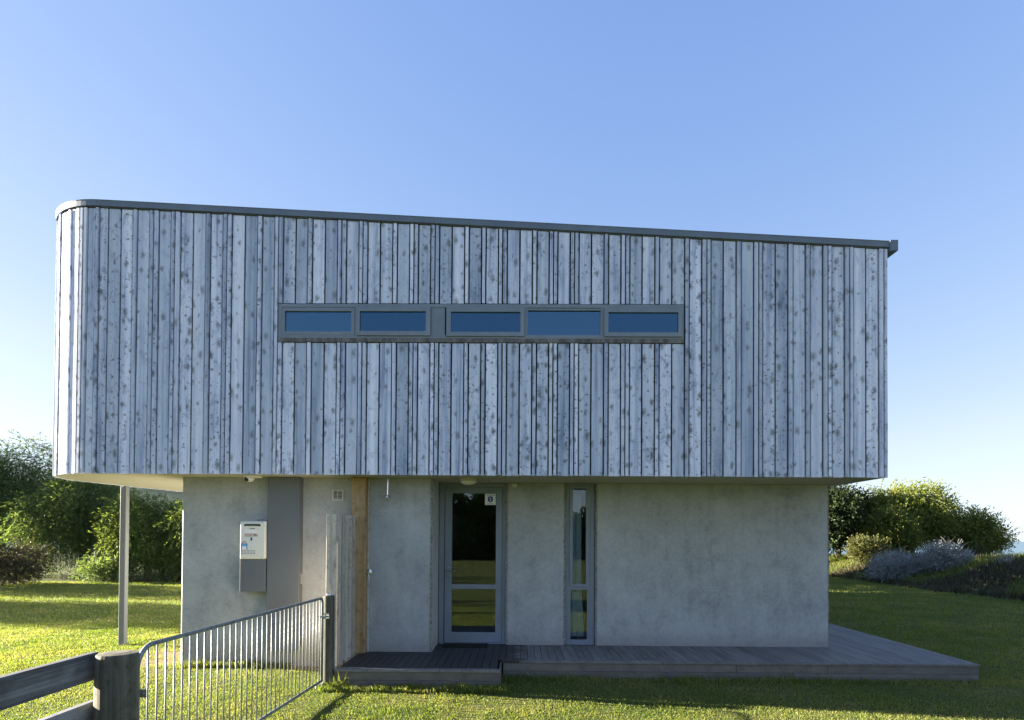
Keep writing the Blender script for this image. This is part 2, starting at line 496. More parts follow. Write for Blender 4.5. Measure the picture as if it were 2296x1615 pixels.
# ---------------------------------------------------------------- object helpers
def tag(o, label=None, cat=None, group=None, kind=None):
    if label: o['label'] = label
    if cat: o['category'] = cat
    if group: o['group'] = group
    if kind: o['kind'] = kind
    return o
def empty(name, loc=(0, 0, 0), rz=0.0):
    o = bpy.data.objects.new(name, None)
    COL.objects.link(o)
    o.location = loc
    o.rotation_euler = (0, 0, rz)
    o.empty_display_size = 0.2
    return o
def wloc(o):
    v = Vector((0, 0, 0))
    while o is not None:
        v = v + o.location
        o = o.parent
    return v
class MB:
    def __init__(s):
        s.v, s.f = [], []
    def add(s, vs_, fs_):
        n = len(s.v)
        s.v.extend([tuple(q) for q in vs_])
        s.f.extend([tuple(i + n for i in f) for f in fs_])
        return s
    def box(s, x0, x1, y0, y1, z0, z1):
        return s.add([(x0, y0, z0), (x1, y0, z0), (x1, y1, z0), (x0, y1, z0), (x0, y0, z1), (x1, y0, z1), (x1, y1, z1), (x0, y1, z1)],
                     [(0, 3, 2, 1), (4, 5, 6, 7), (0, 1, 5, 4), (1, 2, 6, 5), (2, 3, 7, 6), (3, 0, 4, 7)])
    def prism(s, poly, z0, z1):
        """poly counter-clockwise in xy; z0/z1 numbers or functions of (x, y)"""
        n = len(poly)
        g0 = z0 if callable(z0) else (lambda x, y: z0)
        g1 = z1 if callable(z1) else (lambda x, y: z1)
        vs_ = [(x, y, g0(x, y)) for x, y in poly] + [(x, y, g1(x, y)) for x, y in poly]
        fs_ = [tuple(reversed(range(n))), tuple(range(n, 2 * n))]
        fs_ += [(i, (i + 1) % n, n + (i + 1) % n, n + i) for i in range(n)]
        return s.add(vs_, fs_)
    def frame(s, x0, x1, z0, z1, w, y0, y1, wt=None, wb=None):
        wt = w if wt is None else wt
        wb = w if wb is None else wb
        s.box(x0, x0 + w, y0, y1, z0, z1)
        s.box(x1 - w, x1, y0, y1, z0, z1)
        s.box(x0 + w, x1 - w, y0, y1, z0, z0 + wb)
        s.box(x0 + w, x1 - w, y0, y1, z1 - wt, z1)
        return s
    def tube(s, pts, rad, seg=8, cap=True):
        pts = [Vector(p) for p in pts]
        n = len(pts)
        if not hasattr(rad, '__len__'):
            rad = [rad] * n
        base = len(s.v)
        up = None
        for i, p in enumerate(pts):
            d = (pts[min(i + 1, n - 1)] - pts[max(i - 1, 0)]).normalized()
            if up is None:
                up = Vector((0, 0, 1)) if abs(d.z) < 0.9 else Vector((1, 0, 0))
            a = d.cross(up).normalized()
            up = a.cross(d).normalized()
            for k in range(seg):
                t = 2 * math.pi * k / seg
                s.v.append(tuple(p + (a * math.cos(t) + up * math.sin(t)) * rad[i]))
        for i in range(n - 1):
            for k in range(seg):
                q = base + i * seg
                s.f.append((q + k, q + (k + 1) % seg, q + seg + (k + 1) % seg, q + seg + k))
        if cap:
            s.f.append(tuple(base + k for k in reversed(range(seg))))
            s.f.append(tuple(base + (n - 1) * seg + k for k in range(seg)))
        return s
    def lathe(s, prof, seg=20, c=(0, 0, 0), axis='z'):
        base = len(s.v)
        for r_, h in prof:
            for k in range(seg):
                t = 2 * math.pi * k / seg
                if axis == 'z':
                    s.v.append((c[0] + r_ * math.cos(t), c[1] + r_ * math.sin(t), c[2] + h))
                else:   # along -y
                    s.v.append((c[0] + r_ * math.cos(t), c[1] - h, c[2] + r_ * math.sin(t)))
        for i in range(len(prof) - 1):
            for k in range(seg):
                q = base + i * seg
                s.f.append((q + k, q + (k + 1) % seg, q + seg + (k + 1) % seg, q + seg + k))
        s.f.append(tuple(base + k for k in reversed(range(seg))))
        s.f.append(tuple(base + (len(prof) - 1) * seg + k for k in range(seg)))
        return s
    def build(s, name, mat, parent=None, origin=None, bevel=0.0, smooth=False, kind=None):
        """vertices are given in world space; origin is the object's origin in world space"""
        pw = wloc(parent) if parent is not None else Vector((0, 0, 0))
        if origin is None:
            vs_ = np.array(s.v)
            c = (vs_.min(0) + vs_.max(0)) / 2
            origin = (float(c[0]), float(c[1]), float(vs_[:, 2].min()))
        o_ = Vector(origin)
        me = bpy.data.meshes.new(name)
        me.from_pydata([tuple(Vector(v) - o_) for v in s.v], [], s.f)
        if bevel > 0:
            bm = bmesh.new()
            bm.from_mesh(me)
            bmesh.ops.remove_doubles(bm, verts=bm.verts, dist=1e-5)
            bmesh.ops.bevel(bm, geom=bm.edges[:], offset=bevel, segments=1, affect='EDGES', clamp_overlap=True)
            bm.to_mesh(me)
            bm.free()
        bm = bmesh.new()
        bm.from_mesh(me)
        bmesh.ops.recalc_face_normals(bm, faces=bm.faces)
        bm.to_mesh(me)
        bm.free()
        if smooth:
            for p in me.polygons:
                p.use_smooth = True
        me.materials.append(MAT[mat])
        o = bpy.data.objects.new(name, me)
        COL.objects.link(o)
        if parent is not None:
            o.parent = parent
        o.location = o_ - pw
        if kind:
            o['kind'] = kind
        return o
def box(name, mat, parent, x0, x1, y0, y1, z0, z1, bevel=0.0, **kw):
    return MB().box(x0, x1, y0, y1, z0, z1).build(name, mat, parent, bevel=bevel, **kw)
def np_mesh(name, verts, tris, mat, parent=None, kind=None):
    me = bpy.data.meshes.new(name)
    n, m = len(verts), len(tris)
    k = tris.shape[1]
    me.vertices.add(n)
    me.vertices.foreach_set('co', np.ascontiguousarray(verts, np.float32).ravel())
    me.loops.add(m * k)
    me.loops.foreach_set('vertex_index', np.ascontiguousarray(tris, np.int32).ravel())
    me.polygons.add(m)
    me.polygons.foreach_set('loop_start', np.arange(0, m * k, k, dtype=np.int32))
    me.update(calc_edges=True)
    me.materials.append(MAT[mat])
    o = bpy.data.objects.new(name, me)
    COL.objects.link(o)
    if parent is not None:
        o.parent = parent
    if kind:
        o['kind'] = kind
    return o
def text(body, size, loc, mat, parent, name='lettering', sx=1.0):
    cu = bpy.data.curves.new(name, 'FONT')
    cu.body = body
    cu.size = size
    cu.extrude = 0.0006
    cu.align_x = 'LEFT'
    cu.resolution_u = 3
    cu.materials.append(MAT[mat])
    tmp = bpy.data.objects.new(name, cu)
    COL.objects.link(tmp)
    me = bpy.data.meshes.new_from_object(tmp.evaluated_get(bpy.context.evaluated_depsgraph_get()))
    bpy.data.objects.remove(tmp)
    bpy.data.curves.remove(cu)
    o = bpy.data.objects.new(name, me)
    COL.objects.link(o)
    o.parent = parent
    o.location = Vector(loc) - wloc(parent)
    o.rotation_euler = (R(90), 0, 0)
    o.scale = (sx, 1, 1)
    return o
def clip(poly, a, b, c):
    """keep a*x + b*y <= c"""
    out = []
    for i in range(len(poly)):
        p, q = poly[i], poly[(i + 1) % len(poly)]
        dp, dq = a * p[0] + b * p[1] - c, a * q[0] + b * q[1] - c
        if dp <= 0: out.append(p)
        if dp * dq < 0:
            t = dp / (dp - dq)
            out.append((p[0] + (q[0] - p[0]) * t, p[1] + (q[1] - p[1]) * t))
    return out

# ---------------------------------------------------------------- terrain, sea, hill
def sstep(a, b, x):
    t = np.clip((x - a) / (b - a), 0, 1)
    return t * t * (3 - 2 * t)
def vnoise(x, y, seed=0):
    x = np.asarray(x, float); y = np.asarray(y, float)
    xi, yi = np.floor(x), np.floor(y)
    xf, yf = x - xi, y - yi
    def h(a, b_):
        v = np.sin(a * 127.1 + b_ * 311.7 + seed * 17.3) * 43758.5453
        return v - np.floor(v)
    u, w = xf * xf * (3 - 2 * xf), yf * yf * (3 - 2 * yf)
    return (h(xi, yi) * (1 - u) + h(xi + 1, yi) * u) * (1 - w) + (h(xi, yi + 1) * (1 - u) + h(xi + 1, yi + 1) * u) * w
def bank_edge(y):
    return np.interp(y, [-50, 8, 12, 16, 19.6, 21.2, 22.3, 26.4, 31, 36, 45, 60], [40, 30, 19, 14.6, 15.4, 15.2, 14.7, 15.2, 15.4, 14.0, 8, 2])
def ground_z(x, y):
    d = np.asarray(x, float) - bank_edge(y)
    bank = sstep(-0.2, 4.2, d) * (0.80 + 0.45 * (vnoise(x * 0.35, y * 0.35, 3) - 0.5)) * sstep(9, 15, y)
    bank += 0.30 * sstep(2.0, 6.0, d) * sstep(14, 18, y) * (1 - sstep(24, 28, y))
    shore = y + 0.55 * np.maximum(x, -60)
    z = 0.03 * (vnoise(x * 0.6, y * 0.6, 1) - 0.5) + bank
    return z * (1 - sstep(48, 62, shore)) - 6.0 * sstep(50, 100, shore)
def axis(near, step, far):
    a = list(np.arange(-near, near + 1e-6, step))
    g = []
    q, s_ = near, step
    while q < far:
        s_ *= 1.35
        q += s_
        g.append(q)
    return np.array([-v for v in reversed(g)] + a + g)
gx, gy = axis(36, 0.6, 6000), axis(48, 0.6, 6000)
X, Y = np.meshgrid(gx, gy)
Z = ground_z(X, Y)
nx, ny = len(gx), len(gy)
idx = np.arange(nx * ny).reshape(ny, nx)
quads = np.stack([idx[:-1, :-1], idx[:-1, 1:], idx[1:, 1:], idx[1:, :-1]], -1).reshape(-1, 4)
vv = np.stack([X, Y, Z], -1).reshape(-1, 3)
lawn = np_mesh('lawn', vv, quads, 'ground', kind='structure')
cx_ = X[:-1, :-1] + 0.3; cy_ = Y[:-1, :-1] + 0.3
mk = ((cx_ - bank_edge(cy_) > 0.3) & (cy_ > 11)).reshape(-1)
lawn.data.materials.append(MAT['bank'])
lawn.data.polygons.foreach_set('material_index', mk.astype(np.int32))
lawn.data.polygons.foreach_set('use_smooth', np.ones(len(quads), dtype=bool))
sea = MB()
sea.add([(-9000, 40, -2.4), (12000, 40, -2.4), (12000, 15000, -2.4), (-9000, 15000, -2.4)], [(0, 1, 2, 3)])
sea.build('sea', 'sea', kind='structure', origin=(0, 100, -2.4))
hx = np.linspace(-900, -120, 60); hy = np.linspace(430, 1000, 40)
HX, HY = np.meshgrid(hx, hy)
HZ = 78 * np.exp(-((HX + 420) / 260) ** 2 - ((HY - 700) / 170) ** 2) + 26 * (vnoise(HX / 60, HY / 60, 5) - 0.4) * np.exp(-((HX + 420) / 330) ** 2 - ((HY - 700) / 220) ** 2) - 5
hi = np.arange(HX.size).reshape(HX.shape)
hq = np.stack([hi[:-1, :-1], hi[:-1, 1:], hi[1:, 1:], hi[1:, :-1]], -1).reshape(-1, 4)
hill = np_mesh('hill', np.stack([HX, HY, HZ], -1).reshape(-1, 3), hq, 'hill', kind='structure')

# ---------------------------------------------------------------- house
house = tag(empty('house', (-1.0, 8.27, 0)), 'two storey house with weathered grey board cladding over a concrete ground floor', 'house')
CX, CY, CR = -5.646, 9.39, 1.12
SDX, SDY = 0.184, 0.983
YB = 23.5
ZS = 2.667
def arc_pt(th, r=CR):
    return (CX - math.sin(th) * r, CY - math.cos(th) * r)
def roof_z(x, y=0):
    return 6.334 - 0.0514 * (x + 5.67)
TH_END = R(100.6)
def outline(off=0.0, right=4.866):
    """plan of the upper storey, counter-clockwise, set in by off"""
    r = CR - off
    pts = []
    nA = 22
    arc = [arc_pt(TH_END * (1 - i / nA), r) for i in range(nA + 1)]
    ex, ey = arc[0]
    L = (YB - ey) / SDY
    pts.append((ex + SDX * L, YB))
    pts += arc
    pts.append((right - off, 8.27 + off))
    pts.append((right - off, YB))
    return pts
# dark lining behind the boards (a shell with the strip window opening left out)
lin = MB()
o1, o2 = outline(0.062), outline(0.14)
n_ = len(o1)
WX0, WX1, WZ0, WZ1 = -3.223, 2.187, 4.436, 4.948
for i in range(n_):
    j = (i + 1) % n_
    p, q, p2, q2 = o1[i], o1[j], o2[i], o2[j]
    def wall_seg(a, b_, a2, b2, z0, z1):
        g = lambda x, y: (roof_z(x) - 0.09) if z1 is None else z1
        lin.prism([a, b_, b2, a2], z0, g)
    if abs(p[1] - q[1]) < 1e-6 and p[1] < 8.4 and q[0] - p[0] > 5:
        ya, yb = p[1], p2[1]
        lin.prism([(p[0], ya), (WX0, ya), (WX0, yb), (p2[0], yb)], ZS + 0.022, lambda x, y: roof_z(x) - 0.09)
        lin.prism([(WX1, ya), (q[0], ya), (q2[0], yb), (WX1, yb)], ZS + 0.022, lambda x, y: roof_z(x) - 0.09)
        lin.prism([(WX0, ya), (WX1, ya), (WX1, yb), (WX0, yb)], ZS + 0.022, WZ0)
        lin.prism([(WX0, ya), (WX1, ya), (WX1, yb), (WX0, yb)], WZ1, lambda x, y: roof_z(x) - 0.09)
    else:
        wall_seg(p, q, p2, q2, ZS + 0.022, None)
lin.build('wall_lining', 'slate', house)
# roof sheet and floor between the storeys
MB().prism(outline(0.02, 4.9), lambda x, y: roof_z(x) - 0.085, lambda x, y: roof_z(x) - 0.02).build('roof', 'roofing', house)
MB().prism(outline(0.145), ZS + 0.025, ZS + 0.06).build('floor_slab', 'interior', house)

# fascia: one curved piece and two straight lengths along the front
def fascia(path, name='fascia'):
    m = MB()
    n = len(path)
    vs_, fs_ = [], []
    for (x, y, nx_, ny_) in path:
        z = roof_z(x)
        for d, zz in ((0.0, z - 0.080), (0.0, z - 0.012), (0.006, z), (-0.03, z + 0.004), (-0.03, z - 0.03), (-0.012, z - 0.080)):
            vs_.append((x + nx_ * d, y + ny_ * d, zz))
    for i in range(n - 1):
        for k in range(6):
            a, b_ = i * 6 + k, i * 6 + (k + 1) % 6
            fs_.append((a, a + 6, b_ + 6, b_))
    fs_.append(tuple(range(6)))
    fs_.append(tuple((n - 1) * 6 + k for k in reversed(range(6))))
    m.add(vs_, fs_)
    return m.build(name, 'fascia', house)
rf = CR + 0.026
fp = [(*arc_pt(t, rf), -math.sin(t), -math.cos(t)) for t in np.linspace(TH_END, 0.022, 26)]
side = [(fp[0][0] + SDX * L, fp[0][1] + SDY * L, fp[0][2], fp[0][3]) for L in (11.5, 0.02)]
fascia(side + fp)
fascia([(-5.668, 8.244, 0, -1), (-1.136, 8.244, 0, -1)])
fascia([(-1.132, 8.244, 0, -1), (4.8842, 8.244, 0, -1)])
# gutter down the right eave
zg = roof_z(4.9)
g = MB()
g.box(4.8845, 4.985, 8.222, 8.228, zg - 0.135, zg + 0.006)
g.box(4.979, 4.985, 8.228, YB, zg - 0.135, zg)
g.box(4.884, 4.979, 8.228, YB, zg - 0.135, zg - 0.129)
g.box(4.884, 4.890, 8.228, YB, zg - 0.129, zg - 0.02)
g.build('gutter', 'fascia', house)

# cladding boards
def board(u0, u1, z0, zt, frame_fn, proud, parent=house, mat='cladding', name='board', thick=0.026, levels=4):
    """frame_fn(u, d) -> world (x, y) for distance u along the wall and d outwards"""
    uc = (u0 + u1) / 2
    h = (u1 - u0) / 2
    ch = 0.0025
    secs = [(-h, 0.002), (h, 0.002), (h, thick + proud - ch), (h - ch, thick + proud), (-h + ch, thick + proud), (-h, thick + proud - ch)]
    ox, oy = frame_fn(uc, 0)
    ex, ey = frame_fn(uc + 0.01, 0)
    ang = math.atan2(ey - oy, ex - ox)
    ca, sa = math.cos(ang), math.sin(ang)
    zb = z0 + random.uniform(-0.003, 0.003)
    ztop = zt(ox, oy) if callable(zt) else zt
    ztop += random.uniform(-0.004, 0.0)
    vs_, fs_ = [], []
    jx = 0.0
    for i in range(levels):
        t = i / (levels - 1)
        jx = random.uniform(-0.0012, 0.0012)
        jy = random.uniform(-0.0015, 0.0015)
        for (a, d) in secs:
            sl_ = (-0.0514 * a * ca) if (callable(zt) and i == levels - 1) else 0.0
            vs_.append((a + jx, -(d + jy * (d > 0.01)), t * (ztop - zb) + sl_))
    for i in range(levels - 1):
        for k in range(6):
            p, q = i * 6 + k, i * 6 + (k + 1) % 6
            fs_.append((p, q, q + 6, p + 6))
    fs_.append((5, 4, 3, 2, 1, 0))
    fs_.append(tuple((levels - 1) * 6 + k for k in range(6)))
    me = bpy.data.meshes.new(name)
    me.from_pydata(vs_, [], fs_)
    me.materials.append(MAT[mat])
    o = bpy.data.objects.new(name, me)
    COL.objects.link(o)
    o.parent = parent
    o.location = Vector((ox, oy, zb)) - wloc(parent)
    o.rotation_euler = (0, 0, ang)
    return o
YC = 8.299
front = lambda u, d: (u, YC - d)
gaps = [-5.527, -5.355, -5.192, -5.132, -4.966, -4.908, -4.84, -4.676, -4.619, -4.549, -4.38, -4.207, -4.144, -3.976, -3.918, -3.855, -3.682, -3.509, -3.447, -3.281, -3.226, -3.165, -2.998, -2.835, -2.773, -2.604, -2.435, -2.38, -2.318, -2.15, -2.095, -2.033, -1.865, -1.697, -1.637, -1.471, -1.413, -1.354, -1.189, -1.13, -1.072, -0.904, -0.735, -0.677, -0.509, -0.452, -0.284, -0.228, -0.168, 0.002, 0.17, 0.229, 0.393, 0.449, 0.507, 0.672, 0.73, 0.789, 0.955, 1.123, 1.183, 1.349, 1.406, 1.464, 1.629, 1.799, 1.857, 2.024, 2.194, 2.253, 2.421, 2.485, 2.54, 2.706, 2.878, 2.94, 3.108, 3.17, 3.224, 3.394, 3.56, 3.625, 3.791, 3.852, 4.02, 4.084, 4.138, 4.306, 4.369, 4.423, 4.587, 4.754, 4.819, 4.872]
ztop = lambda x, y: roof_z(x) - 0.10
for a, b_ in zip(gaps[:-1], gaps[1:]):
    w = b_ - a
    pr = 0.016 if w < 0.09 else 0.0
    hg = 0.0100 if w > 0.09 else 0.0082
    if a > WX0 - 0.02 and b_ < WX1 + 0.03:
        board(a + hg, b_ - hg, ZS - 0.004, WZ0 - 0.012, front, pr)
        board(a + hg, b_ - hg, WZ1 + 0.006, ztop, front, pr)
    else:
        board(a + hg, b_ - hg, ZS - 0.004, ztop, front, pr, levels=6)
# round the curved corner and down the left side
RI = CR - 0.029
def curve(u, d):
    """u = distance from the tangent point, negative to the left"""
    s = -u
    th = s / CR
    if th <= TH_END:
        return arc_pt(th, RI + d)
    e = arc_pt(TH_END, RI + d)
    L = s - TH_END * CR
    return (e[0] + SDX * L, e[1] + SDY * L)
edges = [0.119, 0.0, -0.052, -0.165, -0.225, -0.285, -0.349, -0.452, -0.510, -0.618, -0.742, -0.800, -0.905, -1.0, -1.06, -1.12]
for b_, a in zip(edges[:-1], edges[1:]):
    w = b_ - a
    off = -CX - 0.0
    ub, ua = b_ - 0.009, a + 0.009
    f_ = (lambda u, d: (CX + u, YC - d)) if b_ > 0.001 else curve
    board(ua, ub, ZS - 0.004, lambda x, y: roof_z(x) - 0.10, f_, 0.020 if w < 0.09 else 0.0, levels=6)
a = -1.12
sidej = MB()
k = 0
pat = [0.166, 0.06, 0.166, 0.166, 0.06, 0.06]
while a > -13.5:
    w = pat[k % 6]
    pr = 0.018 if w < 0.09 else 0.0
    q = [curve(a - 0.005, 0.002), curve(a - w + 0.005, 0.002), curve(a - w + 0.005, 0.026 + pr), curve(a - 0.005, 0.026 + pr)]
    sidej.prism(q, ZS - 0.004, lambda x, y: roof_z(x) - 0.10)
    a -= w
    k += 1
sidej.build('side_cladding', 'cladding', house, kind='stuff')
# right side boards
rj = MB()
yy = 8.32
k = 0
while yy < YB:
    w = pat[k % 6]
    pr = 0.018 if w < 0.09 else 0.0
    rj.box(4.838, 4.858 + pr * 0.3, yy + 0.005, yy + w - 0.005, ZS - 0.004, roof_z(4.85) - 0.10)
    yy += w
    k += 1
rj.build('side_cladding', 'cladding', house, kind='stuff')

# soffit sheets with open joints
sp = outline(0.031, 4.86)
js = [-9, -5.43, -4.18, -2.93, -1.68, -0.43, 0.82, 2.06, 3.30, 4.50, 9]
for x0, x1 in zip(js[:-1], js[1:]):
    for y0, y1 in ((0, 10.72), (10.73, 15), (15.01, 30)):
        q = clip(clip(clip(clip(sp, 1, 0, x1 - 0.003), -1, 0, -(x0 + 0.003)), 0, 1, y1), 0, -1, -y0)
        if len(q) > 2:
            MB().prism(q, ZS, ZS + 0.02).build('soffit_panel', 'soffit', house)

# ground floor walls
def wall(poly, name='concrete_wall', z0=-0.15, z1=ZS - 0.002):
    return MB().prism(poly, z0, z1).build(name, 'concrete', house)
wall([(-4.736, 8.78), (-1.215, 8.78), (-1.205, 8.79), (-1.205, 8.98), (-4.756, 8.98), (-4.756, 8.80)])
wall([(-1.40, 8.982), (-1.205, 8.982), (-1.205, 9.62), (-1.40, 9.62)])
wall([(-4.756, 8.982), (-4.556, 8.982), (-4.556, 23.4), (-4.756, 23.4)])
wall([(-0.165, 9.43), (0.702, 9.43), (0.702, 9.63), (-0.165, 9.63)])
wall([(1.178, 9.43), (4.655, 9.43), (4.667, 9.442), (4.667, 23.4), (4.467, 23.4), (4.467, 9.63), (1.178, 9.63)])
wall([(-4.55, 23.2), (4.46, 23.2), (4.46, 23.4), (-4.55, 23.4)])
box('floor', 'interior', house, -4.55, 4.46, 8.99, 23.19, 0.05, 0.2)
# chipped edges beside the openings
def chipped(x, w, y, z0, z1):
    m = MB()
    n = 60
    vs_, fs_ = [], []
    for i in range(n + 1):
        z = z0 + (z1 - z0) * i / n
        a_ = x - w / 2 + random.uniform(-0.006, 0.004)
        b2 = x + w / 2 + random.uniform(-0.004, 0.006)
        vs_ += [(a_, y + 0.004, z), (a_ + 0.004, y - random.uniform(0.002, 0.006), z), (b2 - 0.004, y - random.uniform(0.002, 0.006), z), (b2, y + 0.004, z)]
    for i in range(n):
        for k in range(3):
            fs_.append((i * 4 + k, i * 4 + k + 1, i * 4 + k + 5, i * 4 + k + 4))
    m.add(vs_, fs_)
    return m.build('chipped_edge', 'rough_edge', house)
chipped(-0.170, 0.036, 9.43, 0.235, 2.66)
chipped(0.705, 0.034, 9.43, 0.235, 2.66)
chipped(1.180, 0.034, 9.43, 0.235, 2.66)
chipped(-1.222, 0.03, 8.78, 0.235, 2.66)
chipped(4.662, 0.020, 9.432, 0.235, 2.66)

# strip window
win = MB().frame(WX0 + 0.006, WX1 - 0.006, 4.486, 4.944, 0.045, 8.262, 8.36, 0.045, 0.042)
win.box(-1.178, -0.992, 8.270, 8.36, 4.5285, 4.8985)
win.box(0.068, 0.104, 8.268, 8.36, 4.5285, 4.8985)
win.box(1.085, 1.124, 8.268, 8.36, 4.5285, 4.8985)
win.box(-2.196, -2.176, 8.268, 8.36, 4.5285, 4.8985)
win = win.build('window', 'joinery', house)
win['label'] = 'long strip window of five panes in the board cladding'
def sash(x0, x1, z0, z1, px0, px1, pz0, pz1, y0, parent, glassm='glass_blue'):
    m = MB()
    m.box(x0, px0, y0, 8.33, z0, z1)
    m.box(px1, x1, y0, 8.33, z0, z1)
    m.box(px0, px1, y0, 8.33, z0, pz0)
    m.box(px0, px1, y0, 8.33, pz1, z1)
    m.build('sash', 'joinery', parent)
    box('pane', glassm, parent, px0 + 0.001, px1 - 0.001, y0 + 0.028, y0 + 0.034, pz0 + 0.001, pz1 - 0.001)
sash(-3.172, -2.199, 4.531, 4.896, -3.134, -2.245, 4.574, 4.848, 8.266, win)
sash(-2.174, -1.182, 4.517, 4.893, -2.124, -1.244, 4.574, 4.840, 8.240, win, 'glass_dark')
sash(-0.971, 0.066, 4.512, 4.890, -0.910, 0.013, 4.566, 4.836, 8.240, win, 'glass_dark')
sash(0.1045, 1.0845, 4.531, 4.896, 0.112, 1.077, 4.537, 4.868, 8.272, win)
sash(1.125, 2.155, 4.512, 4.890, 1.179, 2.104, 4.566, 4.836, 8.240, win, 'glass_dark')
box('flashing', 'flashing', house, WX0 + 0.008, WX1 - 0.008, 8.256, 8.298, 4.432, 4.484)
# room behind the strip window
box('inner_wall', 'interior', house, -4.2, 4.0, 10.2, 10.3, 2.75, 5.7)

# entrance door
df = MB()
df.box(-1.196, -1.118, 9.462, 9.60, 0.229, 2.664)
df.box(-0.232, -0.176, 9.462, 9.60, 0.229, 2.664)
df.box(-1.118, -0.232, 9.462, 9.60, 2.606, 2.664)
df.box(-1.118, -0.232, 9.462, 9.60, 0.229, 0.248)
df.build('door_frame', 'joinery', house, bevel=0.003)
dm = MB()
dm.box(-1.112, -1.004, 9.482, 9.53, 0.252, 2.602)
dm.box(-0.337, -0.238, 9.482, 9.53, 0.252, 2.602)
dm.box(-1.004, -0.337, 9.482, 9.53, 2.512, 2.602)
dm.box(-1.004, -0.337, 9.482, 9.53, 1.059, 1.128)
dm.box(-1.004, -0.337, 9.482, 9.53, 0.252, 0.402)
door = dm.build('door', 'joinery', house)
box('pane', 'glass', door, -1.003, -0.338, 9.502, 9.508, 1.129, 2.511)
box('pane', 'glass', door, -1.003, -0.338, 9.502, 9.508, 0.403, 1.058)
hm = MB()
hm.box(-1.076, -1.040, 9.472, 9.4815, 1.19, 1.40)
hm.tube([(-1.058, 9.4715, 1.335), (-1.058, 9.43, 1.335)], 0.009)
hm.tube([(-1.062, 9.43, 1.335), (-0.95, 9.428, 1.338)], 0.009)
hm.lathe([(0.012, 0), (0.012, 0.012)], 12, (-1.058, 9.4715, 1.235), 'y')
hm.build('handle', 'galv', door)
stk = box('sticker', 'white', door, -0.508, -0.342, 9.497, 9.500, 2.336, 2.507)
text('WARNING', 0.028, (-0.482, 9.4965, 2.474), 'navy', door)
em = MB()
em.add([(-0.464, 9.4955, 2.455), (-0.425, 9.4955, 2.470), (-0.386, 9.4955, 2.455), (-0.386, 9.4955, 2.395), (-0.425, 9.4955, 2.368), (-0.464, 9.4955, 2.395),
        (-0.464, 9.4965, 2.455), (-0.425, 9.4965, 2.470), (-0.386, 9.4965, 2.455), (-0.386, 9.4965, 2.395), (-0.425, 9.4965, 2.368), (-0.464, 9.4965, 2.395)],
       [(0, 1, 2, 3, 4, 5), (11, 10, 9, 8, 7, 6)] + [(i, (i + 1) % 6, 6 + (i + 1) % 6, 6 + i) for i in range(6)])
em.build('emblem', 'navy', door)
text('2', 0.075, (-0.444, 9.495, 2.392), 'white', door)
pr_ = MB()
for k in range(9):
    pr_.box(-0.475 + 0.0112 * k, -0.467 + 0.0112 * k, 9.4955, 9.4965, 2.350, 2.357)
pr_.build('fine_print', 'grey_print', door)

# narrow window beside the door
nwm = MB()
nwm.box(0.724, 0.774, 9.462, 9.60, 0.229, 2.664)
nwm.box(1.088, 1.158, 9.462, 9.60, 0.229, 2.664)
nwm.box(0.774, 1.088, 9.462, 9.60, 2.642, 2.664)
nwm.box(0.774, 1.088, 9.462, 9.60, 0.229, 0.262)
nwm.box(0.774, 1.088, 9.466, 9.60, 1.070, 1.100)
nw = nwm.build('window', 'joinery', house)
nw['label'] = 'tall narrow window right of the door'
m = MB()
m.box(0.778, 0.828, 9.452, 9.54, 1.104, 2.638)
m.box(1.028, 1.084, 9.452, 9.54, 1.104, 2.638)
m.box(0.828, 1.028, 9.452, 9.54, 1.104, 1.148)
m.box(0.828, 1.028, 9.452, 9.54, 2.590, 2.638)
m.build('sash', 'joinery', nw)
box('pane', 'glass', nw, 0.829, 1.027, 9.490, 9.496, 1.149, 2.589)
m = MB()
m.box(0.7745, 0.799, 9.470, 9.54, 0.262, 1.070)
m.box(1.050, 1.0875, 9.470, 9.54, 0.262, 1.070)
m.box(0.799, 1.050, 9.470, 9.54, 0.262, 0.303)
m.box(0.799, 1.050, 9.470, 9.54, 1.056, 1.070)
m.build('sash', 'joinery', nw)
box('pane', 'glass', nw, 0.80, 1.049, 9.490, 9.496, 0.304, 1.055)
# curtain hanging inside
cvs, cfs = [], []
n = 34
for i in range(n):
    u = i / (n - 1)
    for z, sq in ((0.34, 1.0), (1.02, 0.8), (2.5, 0.75)):
        cvs.append((0.79 + u * 0.235 * sq, 9.575 + 0.018 * math.sin(u * 19), z + 0.01 * math.sin(u * 40)))
for i in range(n - 1):
    for k in range(2):
        cfs.append((i * 3 + k, i * 3 + 3 + k, i * 3 + 4 + k, i * 3 + 1 + k))
cu = MB().add(cvs, cfs).build('curtain', 'curtain', None, smooth=True)
tag(cu, 'pale curtain hanging inside the tall narrow window', 'curtain')

# grey service duct boxed against the concrete
d = MB()
d.box(-3.481, -3.034, 8.632, 8.70, 0.262, 2.664)
d.box(-3.470, -3.034, 8.7005, 8.778, 1.312, 2.664)
d.box(-3.470, -3.034, 8.7005, 8.778, 0.30, 1.165)
d.build('service_duct', 'duct', house, bevel=0.003)
# orange timber post between the concrete and the screen
MB().box(-2.315, -2.105, 8.600, 8.776, 0.229, 2.664).build('timber_post', 'orange_timber', house, bevel=0.012)
box('timber_batten', 'screen', house, -2.103, -2.082, 8.70, 8.776, 0.229, 2.664, bevel=0.003)
# steel post under the overhang
MB().box(-6.655, -6.557, 10.365, 10.465, -0.2, 2.664).build('support_post', 'post_paint', house, bevel=0.006)

